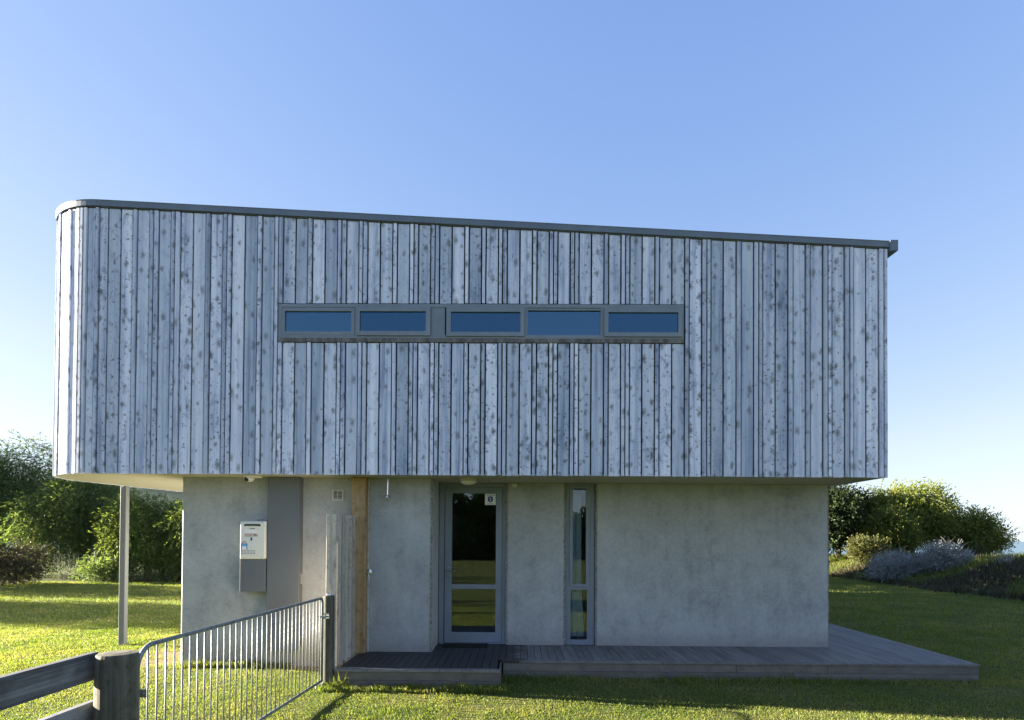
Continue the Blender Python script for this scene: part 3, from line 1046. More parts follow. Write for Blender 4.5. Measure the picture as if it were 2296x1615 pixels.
# ---------------------------------------------------------------- things fixed to the house
wh = tag(empty('water_heater', (-3.655, 8.775, 1.068)), 'white gas water heater with grey pipe cover fixed beside the grey duct', 'water heater')
MB().box(-3.846, -3.492, 8.600, 8.776, 1.522, 2.046).build('casing', 'heater', wh, bevel=0.012)
MB().box(-3.836, -3.502, 8.592, 8.5995, 1.560, 2.022).build('front_cover', 'heater', wh, bevel=0.003)
box('pipe_cover', 'duct', wh, -3.852, -3.496, 8.622, 8.776, 1.068, 1.518, bevel=0.003)
vsl = []
for i in range(24):
    t = 2 * math.pi * i / 24
    vsl.append((-3.672 + (0.098 if math.cos(t) > 0 else -0.098) + 0.017 * math.cos(t), 1.988 + 0.017 * math.sin(t)))
sm = MB()
sm.add([(x, 8.5895, z) for x, z in vsl] + [(x, 8.5915, z) for x, z in vsl], [tuple(range(24)), tuple(reversed(range(24, 48)))] + [(i, (i + 1) % 24, 24 + (i + 1) % 24, 24 + i) for i in range(24)])
sm.build('flue_slot', 'black', wh)
sm2 = MB()
sm2.box(-3.765, -3.58, 8.583, 8.589, 1.972, 1.978)
sm2.build('flue_lip', 'heater', wh)
box('bracket', 'galv', wh, -3.672, -3.528, 8.752, 8.776, 2.0465, 2.075)
box('badge', 'grey_print', wh, -3.705, -3.640, 8.590, 8.5915, 1.936, 1.947)
box('label_plate', 'white', wh, -3.775, -3.610, 8.590, 8.5915, 1.882, 1.926)
text('BOSCH', 0.046, (-3.776, 8.590, 1.840), 'red', wh)
text('25', 0.050, (-3.648, 8.590, 1.834), 'grey_print', wh, sx=0.62)
text('E', 0.050, (-3.616, 8.590, 1.834), 'red', wh, sx=0.8)
box('fine_print', 'grey_print', wh, -3.776, -3.66, 8.590, 8.5912, 1.829, 1.833)
box('emblem', 'navy', wh, -3.697, -3.672, 8.590, 8.5912, 1.776, 1.818)
st = MB()
st.box(-3.828, -3.813, 8.590, 8.5914, 1.652, 1.735)
st.box(-3.752, -3.737, 8.590, 8.5914, 1.652, 1.735)
st.box(-3.813, -3.752, 8.590, 8.5914, 1.697, 1.735)
st.build('energy_label', 'blue', wh)
box('energy_panel', 'white', wh, -3.8125, -3.7525, 8.590, 8.5912, 1.653, 1.6965)
arcm = MB()
na = 14
av, af = [], []
for i in range(na + 1):
    t = math.pi * i / na
    for rr in (0.020, 0.029):
        for yy_ in (8.590, 8.5914):
            av.append((-3.782 + rr * math.cos(t), yy_, 1.737 + rr * math.sin(t)))
for i in range(na):
    q = i * 4
    af += [(q, q + 4, q + 6, q + 2), (q + 1, q + 3, q + 7, q + 5), (q + 2, q + 6, q + 7, q + 3), (q, q + 1, q + 5, q + 4)]
arcm.add(av, af)
arcm.build('energy_arc', 'red', wh)
text('GAS', 0.026, (-3.808, 8.5895, 1.706), 'white', wh)
hl = MB()
for r_ in range(3):
    for c_ in range(10):
        hl.lathe([(0.0055, 0), (0.0055, 0.0015)], 8, (-3.822 + c_ * 0.0205, 8.592, 1.637 - r_ * 0.0205), 'y')
hl.build('air_holes', 'black', wh, kind='stuff')
for sx_, sz_ in ((-3.80, 2.034), (-3.545, 2.034), (-3.80, 1.536), (-3.545, 1.536)):
    MB().lathe([(0.006, 0), (0.004, 0.003)], 8, (sx_, 8.5998, sz_), 'y').build('screw', 'grey_print', wh)

sc_ = tag(empty('security_camera', (-3.62, 8.46, ZS)), 'cream dome security camera under the soffit above the water heater', 'camera')
MB().prism([(-3.73, 8.40), (-3.665, 8.365), (-3.58, 8.375), (-3.50, 8.43), (-3.50, 8.49), (-3.60, 8.545), (-3.70, 8.53)], ZS - 0.035, ZS - 0.001).build('housing', 'white_plastic', sc_, bevel=0.01)
MB().lathe([(0.002, -0.092), (0.035, -0.085), (0.058, -0.066), (0.068, -0.036)], 20, (-3.655, 8.44, ZS)).build('dome', 'white_plastic', sc_, smooth=True)
MB().lathe([(0.034, 0.0), (0.030, 0.012), (0.012, 0.02)], 18, (-3.672, 8.395, ZS - 0.055), 'y').build('lens', 'black', sc_)

vt = tag(empty('wall_vent', (-2.54, 8.778, 2.351)), 'square white louvred vent on the concrete wall left of the orange post', 'vent')
MB().frame(-2.618, -2.465, 2.351, 2.497, 0.012, 8.758, 8.779).build('frame', 'white_plastic', vt)
box('back_plate', 'dark', vt, -2.606, -2.477, 8.774, 8.778, 2.363, 2.485)
for k in range(6):
    z = 2.370 + k * 0.0195
    MB().add([(-2.606, 8.760, z), (-2.477, 8.760, z), (-2.477, 8.772, z + 0.009), (-2.606, 8.772, z + 0.009), (-2.606, 8.762, z - 0.0015), (-2.477, 8.762, z - 0.0015), (-2.477, 8.774, z + 0.0075), (-2.606, 8.774, z + 0.0075)],
             [(0, 1, 2, 3), (7, 6, 5, 4), (0, 4, 5, 1), (3, 2, 6, 7), (0, 3, 7, 4), (1, 5, 6, 2)]).build('slat', 'white_plastic', vt)
box('mullion', 'white_plastic', vt, -2.545, -2.538, 8.757, 8.7595, 2.363, 2.485)

shw = tag(empty('outdoor_shower', (-1.815, 8.70, 2.37)), 'chrome outdoor shower pipe under the soffit with mixer tap beside the orange post', 'shower')
MB().box(-1.838, -1.775, 8.63, 8.70, ZS - 0.022, ZS - 0.001).build('bracket', 'chrome', shw, bevel=0.004)
MB().tube([(-1.815, 8.66, ZS - 0.02), (-1.818, 8.66, 2.42)], 0.008).build('pipe', 'chrome', shw)
MB().lathe([(0.05, 0.0), (0.055, 0.012), (0.05, 0.030), (0.012, 0.044)], 20, (-1.815, 8.655, 2.375)).build('rose', 'chrome', shw)
tm = MB()
tm.lathe([(0.042, 0), (0.042, 0.008), (0.026, 0.012), (0.026, 0.05), (0.020, 0.056)], 18, (-2.075, 8.70, 1.345), 'y')
tm.tube([(-2.072, 8.65, 1.335), (-2.055, 8.63, 1.235)], 0.006)
tm.build('mixer_tap', 'chrome', shw)

lt = tag(empty('bulkhead_light', (-0.705, 8.78, ZS)), 'oval cream bulkhead light under the soffit above the glass door', 'light')
def oval(prof, c, sx_):
    m = MB()
    m.lathe(prof, 24, (0, 0, 0))
    m.v = [(c[0] + v[0] * sx_, c[1] + v[1], c[2] + v[2]) for v in m.v]
    return m
oval([(0.085, 0), (0.088, -0.012), (0.082, -0.03)], (-0.705, 8.78, ZS - 0.001), 1.5).build('base', 'soffit', lt)
oval([(0.078, -0.0305), (0.074, -0.055), (0.05, -0.078), (0.02, -0.086)], (-0.705, 8.78, ZS - 0.001), 1.5).build('diffuser', 'white_plastic', lt, smooth=True)
sn = tag(empty('motion_sensor', (-0.055, 9.42, 2.60)), 'small white motion sensor on the wall between the door and narrow window', 'sensor')
MB().box(-0.098, -0.020, 9.395, 9.429, 2.60, 2.664).build('bracket', 'white_plastic', sn, bevel=0.006)
MB().lathe([(0.03, 0), (0.034, 0.015), (0.026, 0.034), (0.01, 0.042)], 16, (-0.05, 9.3945, 2.632), 'y').build('lens', 'white_plastic', sn, smooth=True)

# ---------------------------------------------------------------- deck
deck = tag(empty('deck', (1.8, 8.5, 0)), 'low grey timber deck in front of the door and round the right side', 'deck')
ZD = 0.227
DX0, DX1, DXS = -2.20, 6.02, -0.205
YF, YS, YE = 8.20, 7.585, 16.0
bw = 0.0975
x = DX0
base = {}
while x < DX1 - 0.12:
    x1 = min(x + bw, DX1 - 0.12)
    xm = (x + x1) / 2
    y0 = (YS if xm < DXS - 0.0 else YF) + 0.098
    if xm < -1.2: y1 = 8.776
    elif xm < -0.17: y1 = 9.46
    elif xm < 4.7: y1 = 9.427
    else: y1 = YE
    if xm < -2.08: y1 = 8.598
    if xm > 4.66 and xm < 4.72: y1 = YE
    segs = [(y0, y1)]
    if y1 > 12: segs = [(y0, 12.3 + (hash(round(x * 100)) % 3) * 0.4), (12.3 + (hash(round(x * 100)) % 3) * 0.4 + 0.004, y1)]
    for (a_, b2) in segs:
        MB().box(x + 0.003, x1 - 0.003, a_, b2, ZD - 0.03, ZD + random.uniform(-0.0012, 0.0012)).build('deck_board', 'deck', deck, origin=(xm, a_, ZD - 0.03))
    x = x1
# picture frame boards along the front edges
def edge_board(x0, x1, y0, y1):
    MB().box(x0, x1, y0, y1, ZD - 0.03, ZD + 0.001).build('edge_board', 'deck', deck, bevel=0.003)
edge_board(DX0 - 0.02, -0.95, YS, YS + 0.094)
edge_board(-0.946, DXS, YS, YS + 0.094)
edge_board(DXS + 0.003, 1.9, YF, YF + 0.094)
edge_board(1.904, 4.6, YF, YF + 0.094)
edge_board(4.604, DX1, YF, YF + 0.094)
edge_board(DX1 - 0.116, DX1, YF + 0.098, YE)
# two rows of fascia planks
def fb(x0, x1, y, z0, z1):
    MB().box(x0, x1, y, y + 0.022, z0, z1).build('fascia_plank', 'deck_edge', deck, bevel=0.003)
for z0, z1 in ((0.094, 0.1955), (-0.05, 0.0915)):
    fb(DX0 - 0.02, DXS, YS + 0.012, z0, z1)
    if z0 > 0:
        fb(DXS + 0.02, 2.86, YF + 0.012, z0, z1)
        fb(2.864, 4.05, YF + 0.012, z0, z1)
        fb(4.054, DX1 - 0.01, YF + 0.012, z0, z1)
    else:
        fb(DXS + 0.02, 3.6, YF + 0.012, z0, z1)
        fb(3.604, DX1 - 0.01, YF + 0.012, z0, z1)
    MB().box(DXS - 0.022, DXS - 0.002, YS + 0.036, YF + 0.09, z0, z1).build('fascia_plank', 'deck_edge', deck)
    MB().box(DX1 - 0.032, DX1 - 0.010, YF + 0.036, YE, z0, z1).build('fascia_plank', 'deck_edge', deck)
    MB().box(DX0 - 0.02, DX0 + 0.0, YS + 0.036, 8.62, z0, z1).build('fascia_plank', 'deck_edge', deck)
box('joist_bed', 'dark', deck, DX0 + 0.02, DXS - 0.04, YS + 0.05, 8.77, 0.0, ZD - 0.034)
box('joist_bed', 'dark', deck, DXS - 0.03, DX1 - 0.05, YF + 0.05, 9.42, 0.0, ZD - 0.034)
box('joist_bed', 'dark', deck, 4.68, DX1 - 0.05, 9.43, YE - 0.05, 0.0, ZD - 0.034)
dmn = tag(empty('doormat', (-0.77, 9.30, ZD)), 'dark rubber doormat lying on the deck at the glass door', 'doormat')
MB().box(-1.10, -0.44, 9.15, 9.44, ZD + 0.002, ZD + 0.016).build('pad', 'mat', dmn, bevel=0.004)
mr = MB()
for k in range(26):
    mr.box(-1.09 + k * 0.025, -1.076 + k * 0.025, 9.16, 9.43, ZD + 0.0165, ZD + 0.021)
mr.build('ribs', 'mat', dmn, kind='stuff')

# ---------------------------------------------------------------- timber screen beside the shower
scr = tag(empty('timber_screen', (-2.27, 8.1, 0)), 'head high screen of upright pale boards standing between gate post and house wall', 'screen')
side_r = lambda u, d: (-2.272 + d, u)
def sboard(y0, y1, proud, zt, z0=0.232):
    return board(y0, y1, z0, zt, side_r, proud, scr, 'screen', 'board', 0.022)
board(-2.372, -2.248, 0.05, 2.118, lambda u, d: (u, 7.727 - d), 0.0, scr, 'screen', 'board', 0.024)
y = 7.732
k = 0
for w in (0.055, 0.14, 0.055, 0.14, 0.055, 0.14, 0.055, 0.14, 0.055):
    sboard(y + 0.003, y + w - 0.003, 0.018 if w < 0.1 else 0.0, 2.12 + random.uniform(-0.004, 0.004))
    y += w
side_l = lambda u, d: (-2.327 - d, -u)
y = 7.75
while y < 8.45:
    w = 0.14
    board(-(y + w) + 0.003, -y - 0.003, 0.05, 2.12, side_l, 0.0, scr, 'screen', 'board', 0.022)
    y += w
for z in (0.5, 1.2, 1.95):
    box('rail', 'screen', scr, -2.326, -2.273, 7.75, 8.598, z, z + 0.09)

# ---------------------------------------------------------------- gate, posts and rails
gate = tag(empty('metal_gate', (-2.42, 5.8, 0)), 'galvanised pipe gate with many thin upright bars standing closed by the lawn', 'gate')
GA, GB = Vector((-2.490, 4.075, 0)), Vector((-2.348, 7.500, 0))
GL = (GB - GA).length
gd = (GB - GA).normalized()
def gp(s, z): return tuple(GA + gd * s + Vector((0, 0, z)))
ZT, ZB = 1.098, 0.105
path = [gp(0, ZB)]
for i in range(9):
    t = math.pi / 2 * i / 8
    path.append(gp(0.16 - 0.16 * math.cos(t), ZT - 0.16 + 0.16 * math.sin(t)))
for i in range(7):
    t = math.pi / 2 * i / 6
    path.append(gp(GL - 0.07 + 0.07 * math.sin(t), ZT - 0.07 + 0.07 * math.cos(t)))
path.append(gp(GL, ZB))
MB().tube(path, 0.0165, 12).build('frame', 'galv', gate, smooth=True)
MB().tube([gp(0.0, ZB), gp(GL, ZB)], 0.0163, 12).build('bottom_rail', 'galv', gate, smooth=True)
nb = 33
bar_me = None
for i in range(nb):
    s = 0.115 + i * (GL - 0.20) / (nb - 1)
    zt_ = ZT - 0.014 if s > 0.16 else ZT - 0.16 + math.sqrt(max(0, 0.16 ** 2 - (0.16 - s) ** 2)) - 0.012
    p0 = Vector(gp(s, ZB + 0.01))
    if bar_me is None or s < 0.3:
        o = MB().tube([p0, gp(s, zt_)], 0.0062, 8).build('bar', 'galv', gate, origin=p0, smooth=True)
        if s > 0.25: bar_me = o.data
    else:
        o = bpy.data.objects.new('bar', bar_me)
        COL.objects.link(o)
        o.parent = gate
        o.location = p0 - wloc(gate)
for z in (0.80, 0.30):
    hgm = MB()
    hgm.lathe([(0.024, -0.03), (0.024, 0.03)], 12, (GA.x, GA.y, z))
    hgm.box(GA.x + 0.018, GA.x + 0.065, GA.y - 0.004, GA.y + 0.004, z - 0.026, z + 0.026)
    hgm.lathe([(0.011, 0), (0.008, 0.012)], 8, (GA.x + 0.048, GA.y - 0.0045, z), 'y')
    hgm.box(GA.x - 0.012, GA.x + 0.004, GA.y - 0.12, GA.y - 0.01, z - 0.012, z + 0.012)
    hgm.build('hinge', 'galv', gate)
lm = MB()
lm.box(GB.x - 0.012, GB.x + 0.05, GB.y - 0.03, GB.y + 0.012, 0.865, 0.885)
lm.tube([(GB.x - 0.055, GB.y, 0.875), (GB.x + 0.085, GB.y + 0.02, 0.873)], 0.008)
lm.build('latch_bolt', 'galv', gate)

def round_post(me_name, c, r0, zt, mat, parent, slope=0.0):
    m = MB()
    prof = [(r0, -0.3), (r0 * 1.02, 0.0), (r0 * 0.99, 0.4), (r0, 0.8), (r0 * 0.985, zt - 0.02), (r0 * 0.93, zt - 0.002), (r0 * 0.5, zt + 0.004), (r0 * 0.06, zt + 0.004)]
    base_n = len(m.v)
    m.lathe(prof, 28, (c[0], c[1], 0))
    vs_ = []
    for (x_, y_, z_) in m.v:
        a_ = math.atan2(y_ - c[1], x_ - c[0])
        k_ = 1 + 0.018 * math.sin(3 * a_ + 1) + 0.012 * math.sin(7 * a_)
        vs_.append((c[0] + (x_ - c[0]) * k_, c[1] + (y_ - c[1]) * k_, z_ + (slope * (x_ - c[0]) if z_ > zt - 0.05 else 0)))
    m.v = vs_
    return m.build(me_name, mat, parent, origin=(c[0], c[1], 0), smooth=False)
gpst = tag(empty('gate_post', (-2.312, 7.655, 0)), 'dark round latch post at the house end of the metal gate', 'post')
round_post('post', (-2.312, 7.632), 0.066, 1.118, 'pole', gpst)
MB().lathe([(0.034, 0), (0.030, 0.016), (0.01, 0.026)], 14, (-2.312, 7.63, 1.1225)).build('top_cap', 'chrome', gpst)
lk = MB()
lk.box(-2.345, -2.285, 7.556, 7.566, 0.845, 0.905)
lk.lathe([(0.012, 0), (0.012, 0.02)], 8, (-2.345, 7.556, 0.90), 'y')
lk.lathe([(0.012, 0), (0.012, 0.02)], 8, (-2.345, 7.556, 0.85), 'y')
lk.build('latch_keep', 'chrome', gpst)
MB().box(-2.43, -2.33, 7.50, 7.575, -0.05, 0.07).build('concrete_collar', 'concrete', gpst, bevel=0.012)

fen = tag(empty('rail_fence', (-2.505, 3.9, 0)), 'thick dark round strainer post with two weathered grey rails at the lower left', 'fence')
round_post('post', (-2.505, 3.9), 0.122, 1.098, 'pole', fen, 0.02)
def rail(z0, z1):
    m = MB()
    m.box(-2.688, -2.640, 1.2, 3.925, z0, z1)
    m.v = [(x_ + 0.02 * (3.9 - y_) * -0.4, y_, z_) for (x_, y_, z_) in m.v]
    n_ = m.build('rail', 'rail', fen, bevel=0.004)
    # lay the grain along the rail
    return n_
rail(0.928, 1.098)
rail(0.630, 0.797)
round_post('post', (-2.62, 1.2), 0.08, 1.12, 'pole', fen)

# ---------------------------------------------------------------- grass
def blades(n, xr, yr, h, w, mask=None, seg2=True):
    x = rng.uniform(*xr, n); y = rng.uniform(*yr, n)
    keep = np.ones(n, bool)
    if mask is not None:
        keep = mask(x, y)
    # inside the house or deck, or up on the bank
    keep &= ~((x > -4.75) & (x < 4.7) & (y > 8.78) & (y < 23.5))
    keep &= ~((x > DX0 - 0.02) & (x < DXS) & (y > YS) & (y < 9.5))
    keep &= ~((x > DXS - 0.1) & (x < DX1) & (y > YF) & (y < YE))
    keep &= (x - bank_edge(y) < 0.4)
    keep &= np.hypot(x + 2.505, y - 3.9) > 0.14
    keep &= np.hypot(x + 2.312, y - 7.655) > 0.08
    bare = np.hypot(x + 5.3, (y - 9.6) * 0.8)
    keep &= rng.uniform(0, 1, n) > 0.9 * np.clip(1.6 - bare, 0, 1) * vnoise(x * 3, y * 3, 9) * 1.6
    keep &= np.hypot(x + 2.75, (y - 8.72) * 2.4) > 0.45
    pn = vnoise(x * 2.2, y * 2.2, 4)
    keep &= rng.uniform(0, 1, n) < 0.55 + 0.6 * pn
    x, y = x[keep], y[keep]
    m = len(x)
    pn = vnoise(x * 1.7, y * 1.7, 6) * 0.6 + vnoise(x * 6, y * 6, 8) * 0.6
    hh = rng.uniform(0.55, 1.25, m) * h * (0.35 + 1.15 * pn)
    ww = rng.uniform(0.7, 1.3, m) * w
    a = rng.uniform(0, 2 * np.pi, m)
    le = rng.uniform(0.3, 1.1, m)
    la = rng.uniform(0, 2 * np.pi, m)
    z = ground_z(x, y) - 0.004
    b0 = np.stack([x, y, z], -1)
    sd = np.stack([np.cos(a), np.sin(a), np.zeros(m)], -1) * (ww / 2)[:, None]
    ln = np.stack([np.cos(la), np.sin(la), np.zeros(m)], -1)
    up = np.array([0, 0, 1.0])
    mid = b0 + up * (hh * 0.6)[:, None] + ln * (hh * le * 0.3)[:, None]
    tip = b0 + up * (hh * np.sqrt(np.clip(1 - le * le * 0.5, 0.2, 1)))[:, None] + ln * (hh * le)[:, None]
    if seg2:
        V = np.stack([b0 - sd, b0 + sd, mid + sd * 0.8, mid - sd * 0.8, tip], 1)
        base_ = np.arange(m)[:, None] * 5
        T = np.concatenate([base_ + np.array([[0, 1, 2]]), base_ + np.array([[0, 2, 3]]), base_ + np.array([[3, 2, 4]])], 0)
    else:
        V = np.stack([b0 - sd, b0 + sd, tip], 1)
        T = np.arange(m)[:, None] * 3 + np.array([[0, 1, 2]])
    return V.reshape(-1, 3), T
def fr(x, y):     # what the picture can see, with a margin
    return np.abs(x) < 0.86 * y + 1.2
parts = [blades(200000, (-7.9, 6.6), (5.2, 8.8), 0.026, 0.0066, fr),
         blades(130000, (-12.6, -3.5), (8.6, 13), 0.036, 0.009, fr),
         blades(50000, (5.9, 11.5), (8.0, 13), 0.042, 0.009, fr),
         blades(26000, (-5, 6), (2.5, 5.2), 0.04, 0.007),
         blades(110000, (-19, -4.5), (13, 24.5), 0.060, 0.016, fr, False),
         blades(110000, (5.5, 16.5), (13, 31), 0.060, 0.018, fr, False),
         blades(4200, (-2.35, -0.1), (7.34, 7.59), 0.075, 0.007),
         blades(3500, (-0.2, 6.1), (7.98, 8.21), 0.075, 0.007),
         blades(2600, (-4.7, -2.3), (8.60, 8.78), 0.10, 0.007)]
off_, VV, TT = 0, [], []
for v_, t_ in parts:
    VV.append(v_); TT.append(t_ + off_); off_ += len(v_)
np_mesh('grass', np.concatenate(VV), np.concatenate(TT), 'grass', kind='stuff')['label'] = 'short mown lawn grass with dry straw patches'
def tuft(loc, n, h, spread, label, mat='tuft', w=0.010, grp=None, cat='grass tuft', name='grass_tuft'):
    x = loc[0] + rng.normal(0, spread * 0.3, n); y = loc[1] + rng.normal(0, spread * 0.2, n)
    z = ground_z(x, y)
    a = rng.uniform(0, 2 * np.pi, n)
    hh = rng.uniform(0.5, 1.1, n) * h
    le = rng.uniform(0.2, 0.8, n)
    V, T = [], []
    K = 5
    for k in range(K + 1):
        t = k / K
        c = np.stack([x + np.cos(a) * hh * le * t ** 1.6, y + np.sin(a) * hh * le * t ** 1.6, z + hh * (t - 0.35 * le * t ** 2.4)], -1)
        s_ = np.stack([-np.sin(a), np.cos(a), np.zeros(n)], -1) * (w * (1 - t ** 2) * 0.5 + 0.0004)
        V.append(c - s_); V.append(c + s_)
    V = np.stack(V, 1)
    b0 = np.arange(n)[:, None] * (2 * (K + 1))
    for k in range(K):
        T.append(b0 + np.array([[2 * k, 2 * k + 1, 2 * k + 3, 2 * k + 2]]))
    o = np_mesh(name, V.reshape(-1, 3) - np.array([loc[0], loc[1], 0]), np.concatenate(T), mat)
    o.location = (loc[0], loc[1], 0)
    return tag(o, label, cat, grp)
tuft((-2.13, 7.50), 22, 0.26, 0.18, 'long green grass tuft between the latch post and the step')
tuft((-4.45, 8.70), 26, 0.16, 0.3, 'pale grass tuft at the foot of the concrete wall near its left corner')
tuft((-3.72, 8.68), 20, 0.15, 0.25, 'small grass tuft against the concrete below the water heater')

# ---------------------------------------------------------------- trees and shrubs
def crown(name, blobs, n, L, Wd, mat, parent, droop=0.3, spray=12, slen=0.45, spread=0.55, kind=None, origin=None):
    blobs = np.array(blobs, float)
    wgt = (blobs[:, 3] * blobs[:, 4] + blobs[:, 4] * blobs[:, 5]) ** 1.0
    ns = n // spray
    bi = rng.choice(len(blobs), ns, p=wgt / wgt.sum())
    d = rng.normal(size=(ns, 3)); d /= np.linalg.norm(d, axis=1)[:, None]
    rr = 1 - np.abs(rng.normal(0, 0.22, ns))
    c = blobs[bi, :3] + d * blobs[bi, 3:6] * np.clip(rr, 0.1, 1)[:, None]
    sd = d + rng.normal(0, 0.5, (ns, 3)) + np.array([0, 0, -droop])
    sd /= np.linalg.norm(sd, axis=1)[:, None]
    t = rng.uniform(0, 1, (ns, spray))
    ll = rng.uniform(0.5, 1.2, (ns, 1)) * slen
    P = c[:, None, :] + sd[:, None, :] * (t * ll)[:, :, None]
    P[:, :, 2] -= droop * 0.5 * (t * ll) ** 2 / slen * 1.2
    ld = sd[:, None, :] + rng.normal(0, spread, (ns, spray, 3))
    ld /= np.linalg.norm(ld, axis=2)[:, :, None]
    P = P.reshape(-1, 3); ld = ld.reshape(-1, 3)
    m = len(P)
    sdv = np.cross(ld, rng.normal(size=(m, 3))); sdv /= np.linalg.norm(sdv, axis=1)[:, None] + 1e-9
    l_ = rng.uniform(0.6, 1.3, m)[:, None] * L
    w_ = rng.uniform(0.7, 1.3, m)[:, None] * Wd
    V = np.stack([P - sdv * w_ * 0.3, P + ld * l_ * 0.5 - sdv * w_ * 0.5, P + ld * l_, P + ld * l_ * 0.5 + sdv * w_ * 0.5], 1).reshape(-1, 3)
    T = np.arange(m)[:, None] * 4 + np.array([[0, 1, 2, 3]])
    if origin is not None:
        V = V - np.array(origin)
    o = np_mesh(name, V, T, mat, parent, kind)
    return o
def trunk(parent, base, h, r, nl, spread, seed, crown_c, origin):
    rr = random.Random(seed)
    m = MB()
    b0 = Vector(base)
    top = Vector(crown_c)
    pts = [b0 + (top - b0) * t + Vector((rr.uniform(-.12, .12), rr.uniform(-.12, .12), 0)) * (t > 0) for t in (0, 0.25, 0.5, 0.75, 1.0)]
    m.tube(pts, [r * 1.25, r, r * 0.8, r * 0.6, r * 0.35], 8)
    for k in range(nl):
        t = rr.uniform(0.15, 0.7)
        p = b0 + (top - b0) * t
        e = p + Vector((rr.uniform(-1, 1) * spread, rr.uniform(-1, 1) * spread, rr.uniform(0.3, 1.0) * h * 0.45))
        md = (p + e) / 2 + Vector((rr.uniform(-.2, .2), rr.uniform(-.2, .2), 0.15))
        m.tube([p, md, e], [r * 0.5, r * 0.32, r * 0.1], 6)
    return m.build('trunk', 'bark', parent, origin=origin)
def blobset(c, rx, ry, rz, n, seed, smin=0.3, smax=0.5, lowcut=-0.9):
    q = np.random.default_rng(seed)
    out = []
    while len(out) < n:
        d = q.normal(size=3); d /= np.linalg.norm(d)
        if d[2] < lowcut: continue
        s = q.uniform(smin, smax)
        k = (1 - s) * q.uniform(0.6, 1.05)
        out.append((c[0] + d[0] * rx * k, c[1] + d[1] * ry * k, c[2] + d[2] * rz * k, rx * s, ry * s, rz * s))
    return out
def tree(name, label, cat, x, y, h, rx, ry, mat, n, L, Wd, seed, group=None, droop=0.3, low=0.25, nl=6, slen=0.45, nb_=30, smin=0.20, smax=0.40, tr=0.13, spread=0.55):
    z0 = float(ground_z(np.array([x]), np.array([y]))[0])
    o = tag(empty(name, (x, y, z0)), label, cat, group)
    rz = h * (1 - low) / 2
    cz = z0 + h * low + rz
    bl = blobset((x, y, cz), rx, ry, rz, nb_, seed, smin, smax)
    trunk(o, (x, y, z0 - 0.15), h, tr, nl, rx * 0.6, seed, (x + 0.2, y, cz + rz * 0.4), (x, y, z0 - 0.15))
    crown('crown', bl, n, L, Wd, mat, o, droop, 12, slen, spread, origin=(x, y, z0))
    return o
G1 = 'feathery trees of the shelter belt'
FE = dict(droop=0.75, slen=0.8, spread=0.45)
tree('feathery_tree', 'tall dark feathery tree rising highest at the left edge of the lawn', 'tree', -24.3, 29.0, 6.7, 3.9, 2.6, 'feather', 100000, 0.13, 0.030, 11, G1, low=0.12, **FE)
tree('feathery_tree', 'dark feathery tree showing just left of the house corner above the lawn', 'tree', -19.3, 27.5, 5.35, 2.9, 2.3, 'feather', 100000, 0.13, 0.030, 12, G1, low=0.08, **FE)
tree('feathery_tree', 'sunlit green feathery tree behind the steel support post', 'tree', -15.5, 25.9, 3.75, 1.9, 1.7, 'feather_pale', 70000, 0.12, 0.032, 13, G1, low=0.10, **FE)
tree('feathery_tree', 'pale green feathery tree between the steel post and concrete corner', 'tree', -12.6, 25.6, 3.9, 2.0, 1.7, 'feather_pale', 60000, 0.12, 0.032, 14, G1, low=0.10, **FE)
tree('pine_tree', 'small dark pine top poking out beside the cladding at the left', 'tree', -23.5, 33.5, 7.3, 1.5, 1.5, 'broad', 16000, 0.25, 0.03, 15, None, low=0.2, droop=0.0, slen=0.5)
tree('feathery_tree', 'tall feathery tree out on the left shading the middle of the lawn', 'tree', -24.5, 17.0, 6.6, 2.4, 2.5, 'feather', 26000, 0.17, 0.06, 16, G1, low=0.08, **FE)
tree('feathery_tree', 'slim feathery tree out on the left behind the one shading the lawn', 'tree', -26.0, 22.0, 5.8, 1.8, 2.0, 'feather', 18000, 0.17, 0.06, 17, G1, low=0.08, **FE)
tree('feathery_tree', 'tallest feathery tree, unseen, added beyond the left edge to shade the shelter belt', 'tree', -31.0, 30.2, 10.5, 3.8, 3.8, 'feather', 30000, 0.18, 0.06, 18, G1, low=0.22, **FE)  # out of view, added to block the sun from the belt's upper left
tree('feathery_tree', 'feathery tree far out on the left casting its shade behind the rail fence', 'tree', -25.0, 5.2, 6.5, 2.0, 1.8, 'feather', 18000, 0.18, 0.06, 19, G1, low=0.05, **FE)
tree('feathery_tree', 'broad unseen feathery tree added on the left to shade the front lawn', 'tree', -27.0, -4.0, 7.0, 3.0, 3.4, 'feather', 18000, 0.2, 0.07, 20, G1, low=0.05, **FE)  # added out of view to shade the lawn behind the camera
# low dark scrub under the belt
SH = 'dark undergrowth shrubs under the shelter belt'
tree('shrub', 'dark brown twiggy shrub under the tall tree at the far left', 'shrub', -18.6, 22.9, 1.5, 1.6, 0.9, 'scrub', 11000, 0.12, 0.03, 21, SH, low=0.02, nl=8, tr=0.04, droop=0.1)
tree('shrub', 'low green shrub at the lawn edge beside the wire netting', 'shrub', -16.4, 24.6, 1.1, 1.2, 0.8, 'feather', 9000, 0.12, 0.03, 22, SH, low=0.02, nl=8, tr=0.04, droop=0.1)
tree('shrub', 'drooping dark shrub at the lawn edge left of the concrete corner', 'shrub', -14.0, 26.0, 1.3, 1.3, 0.9, 'feather', 9000, 0.13, 0.04, 23, SH, low=0.02, nl=8, tr=0.04, droop=0.7)
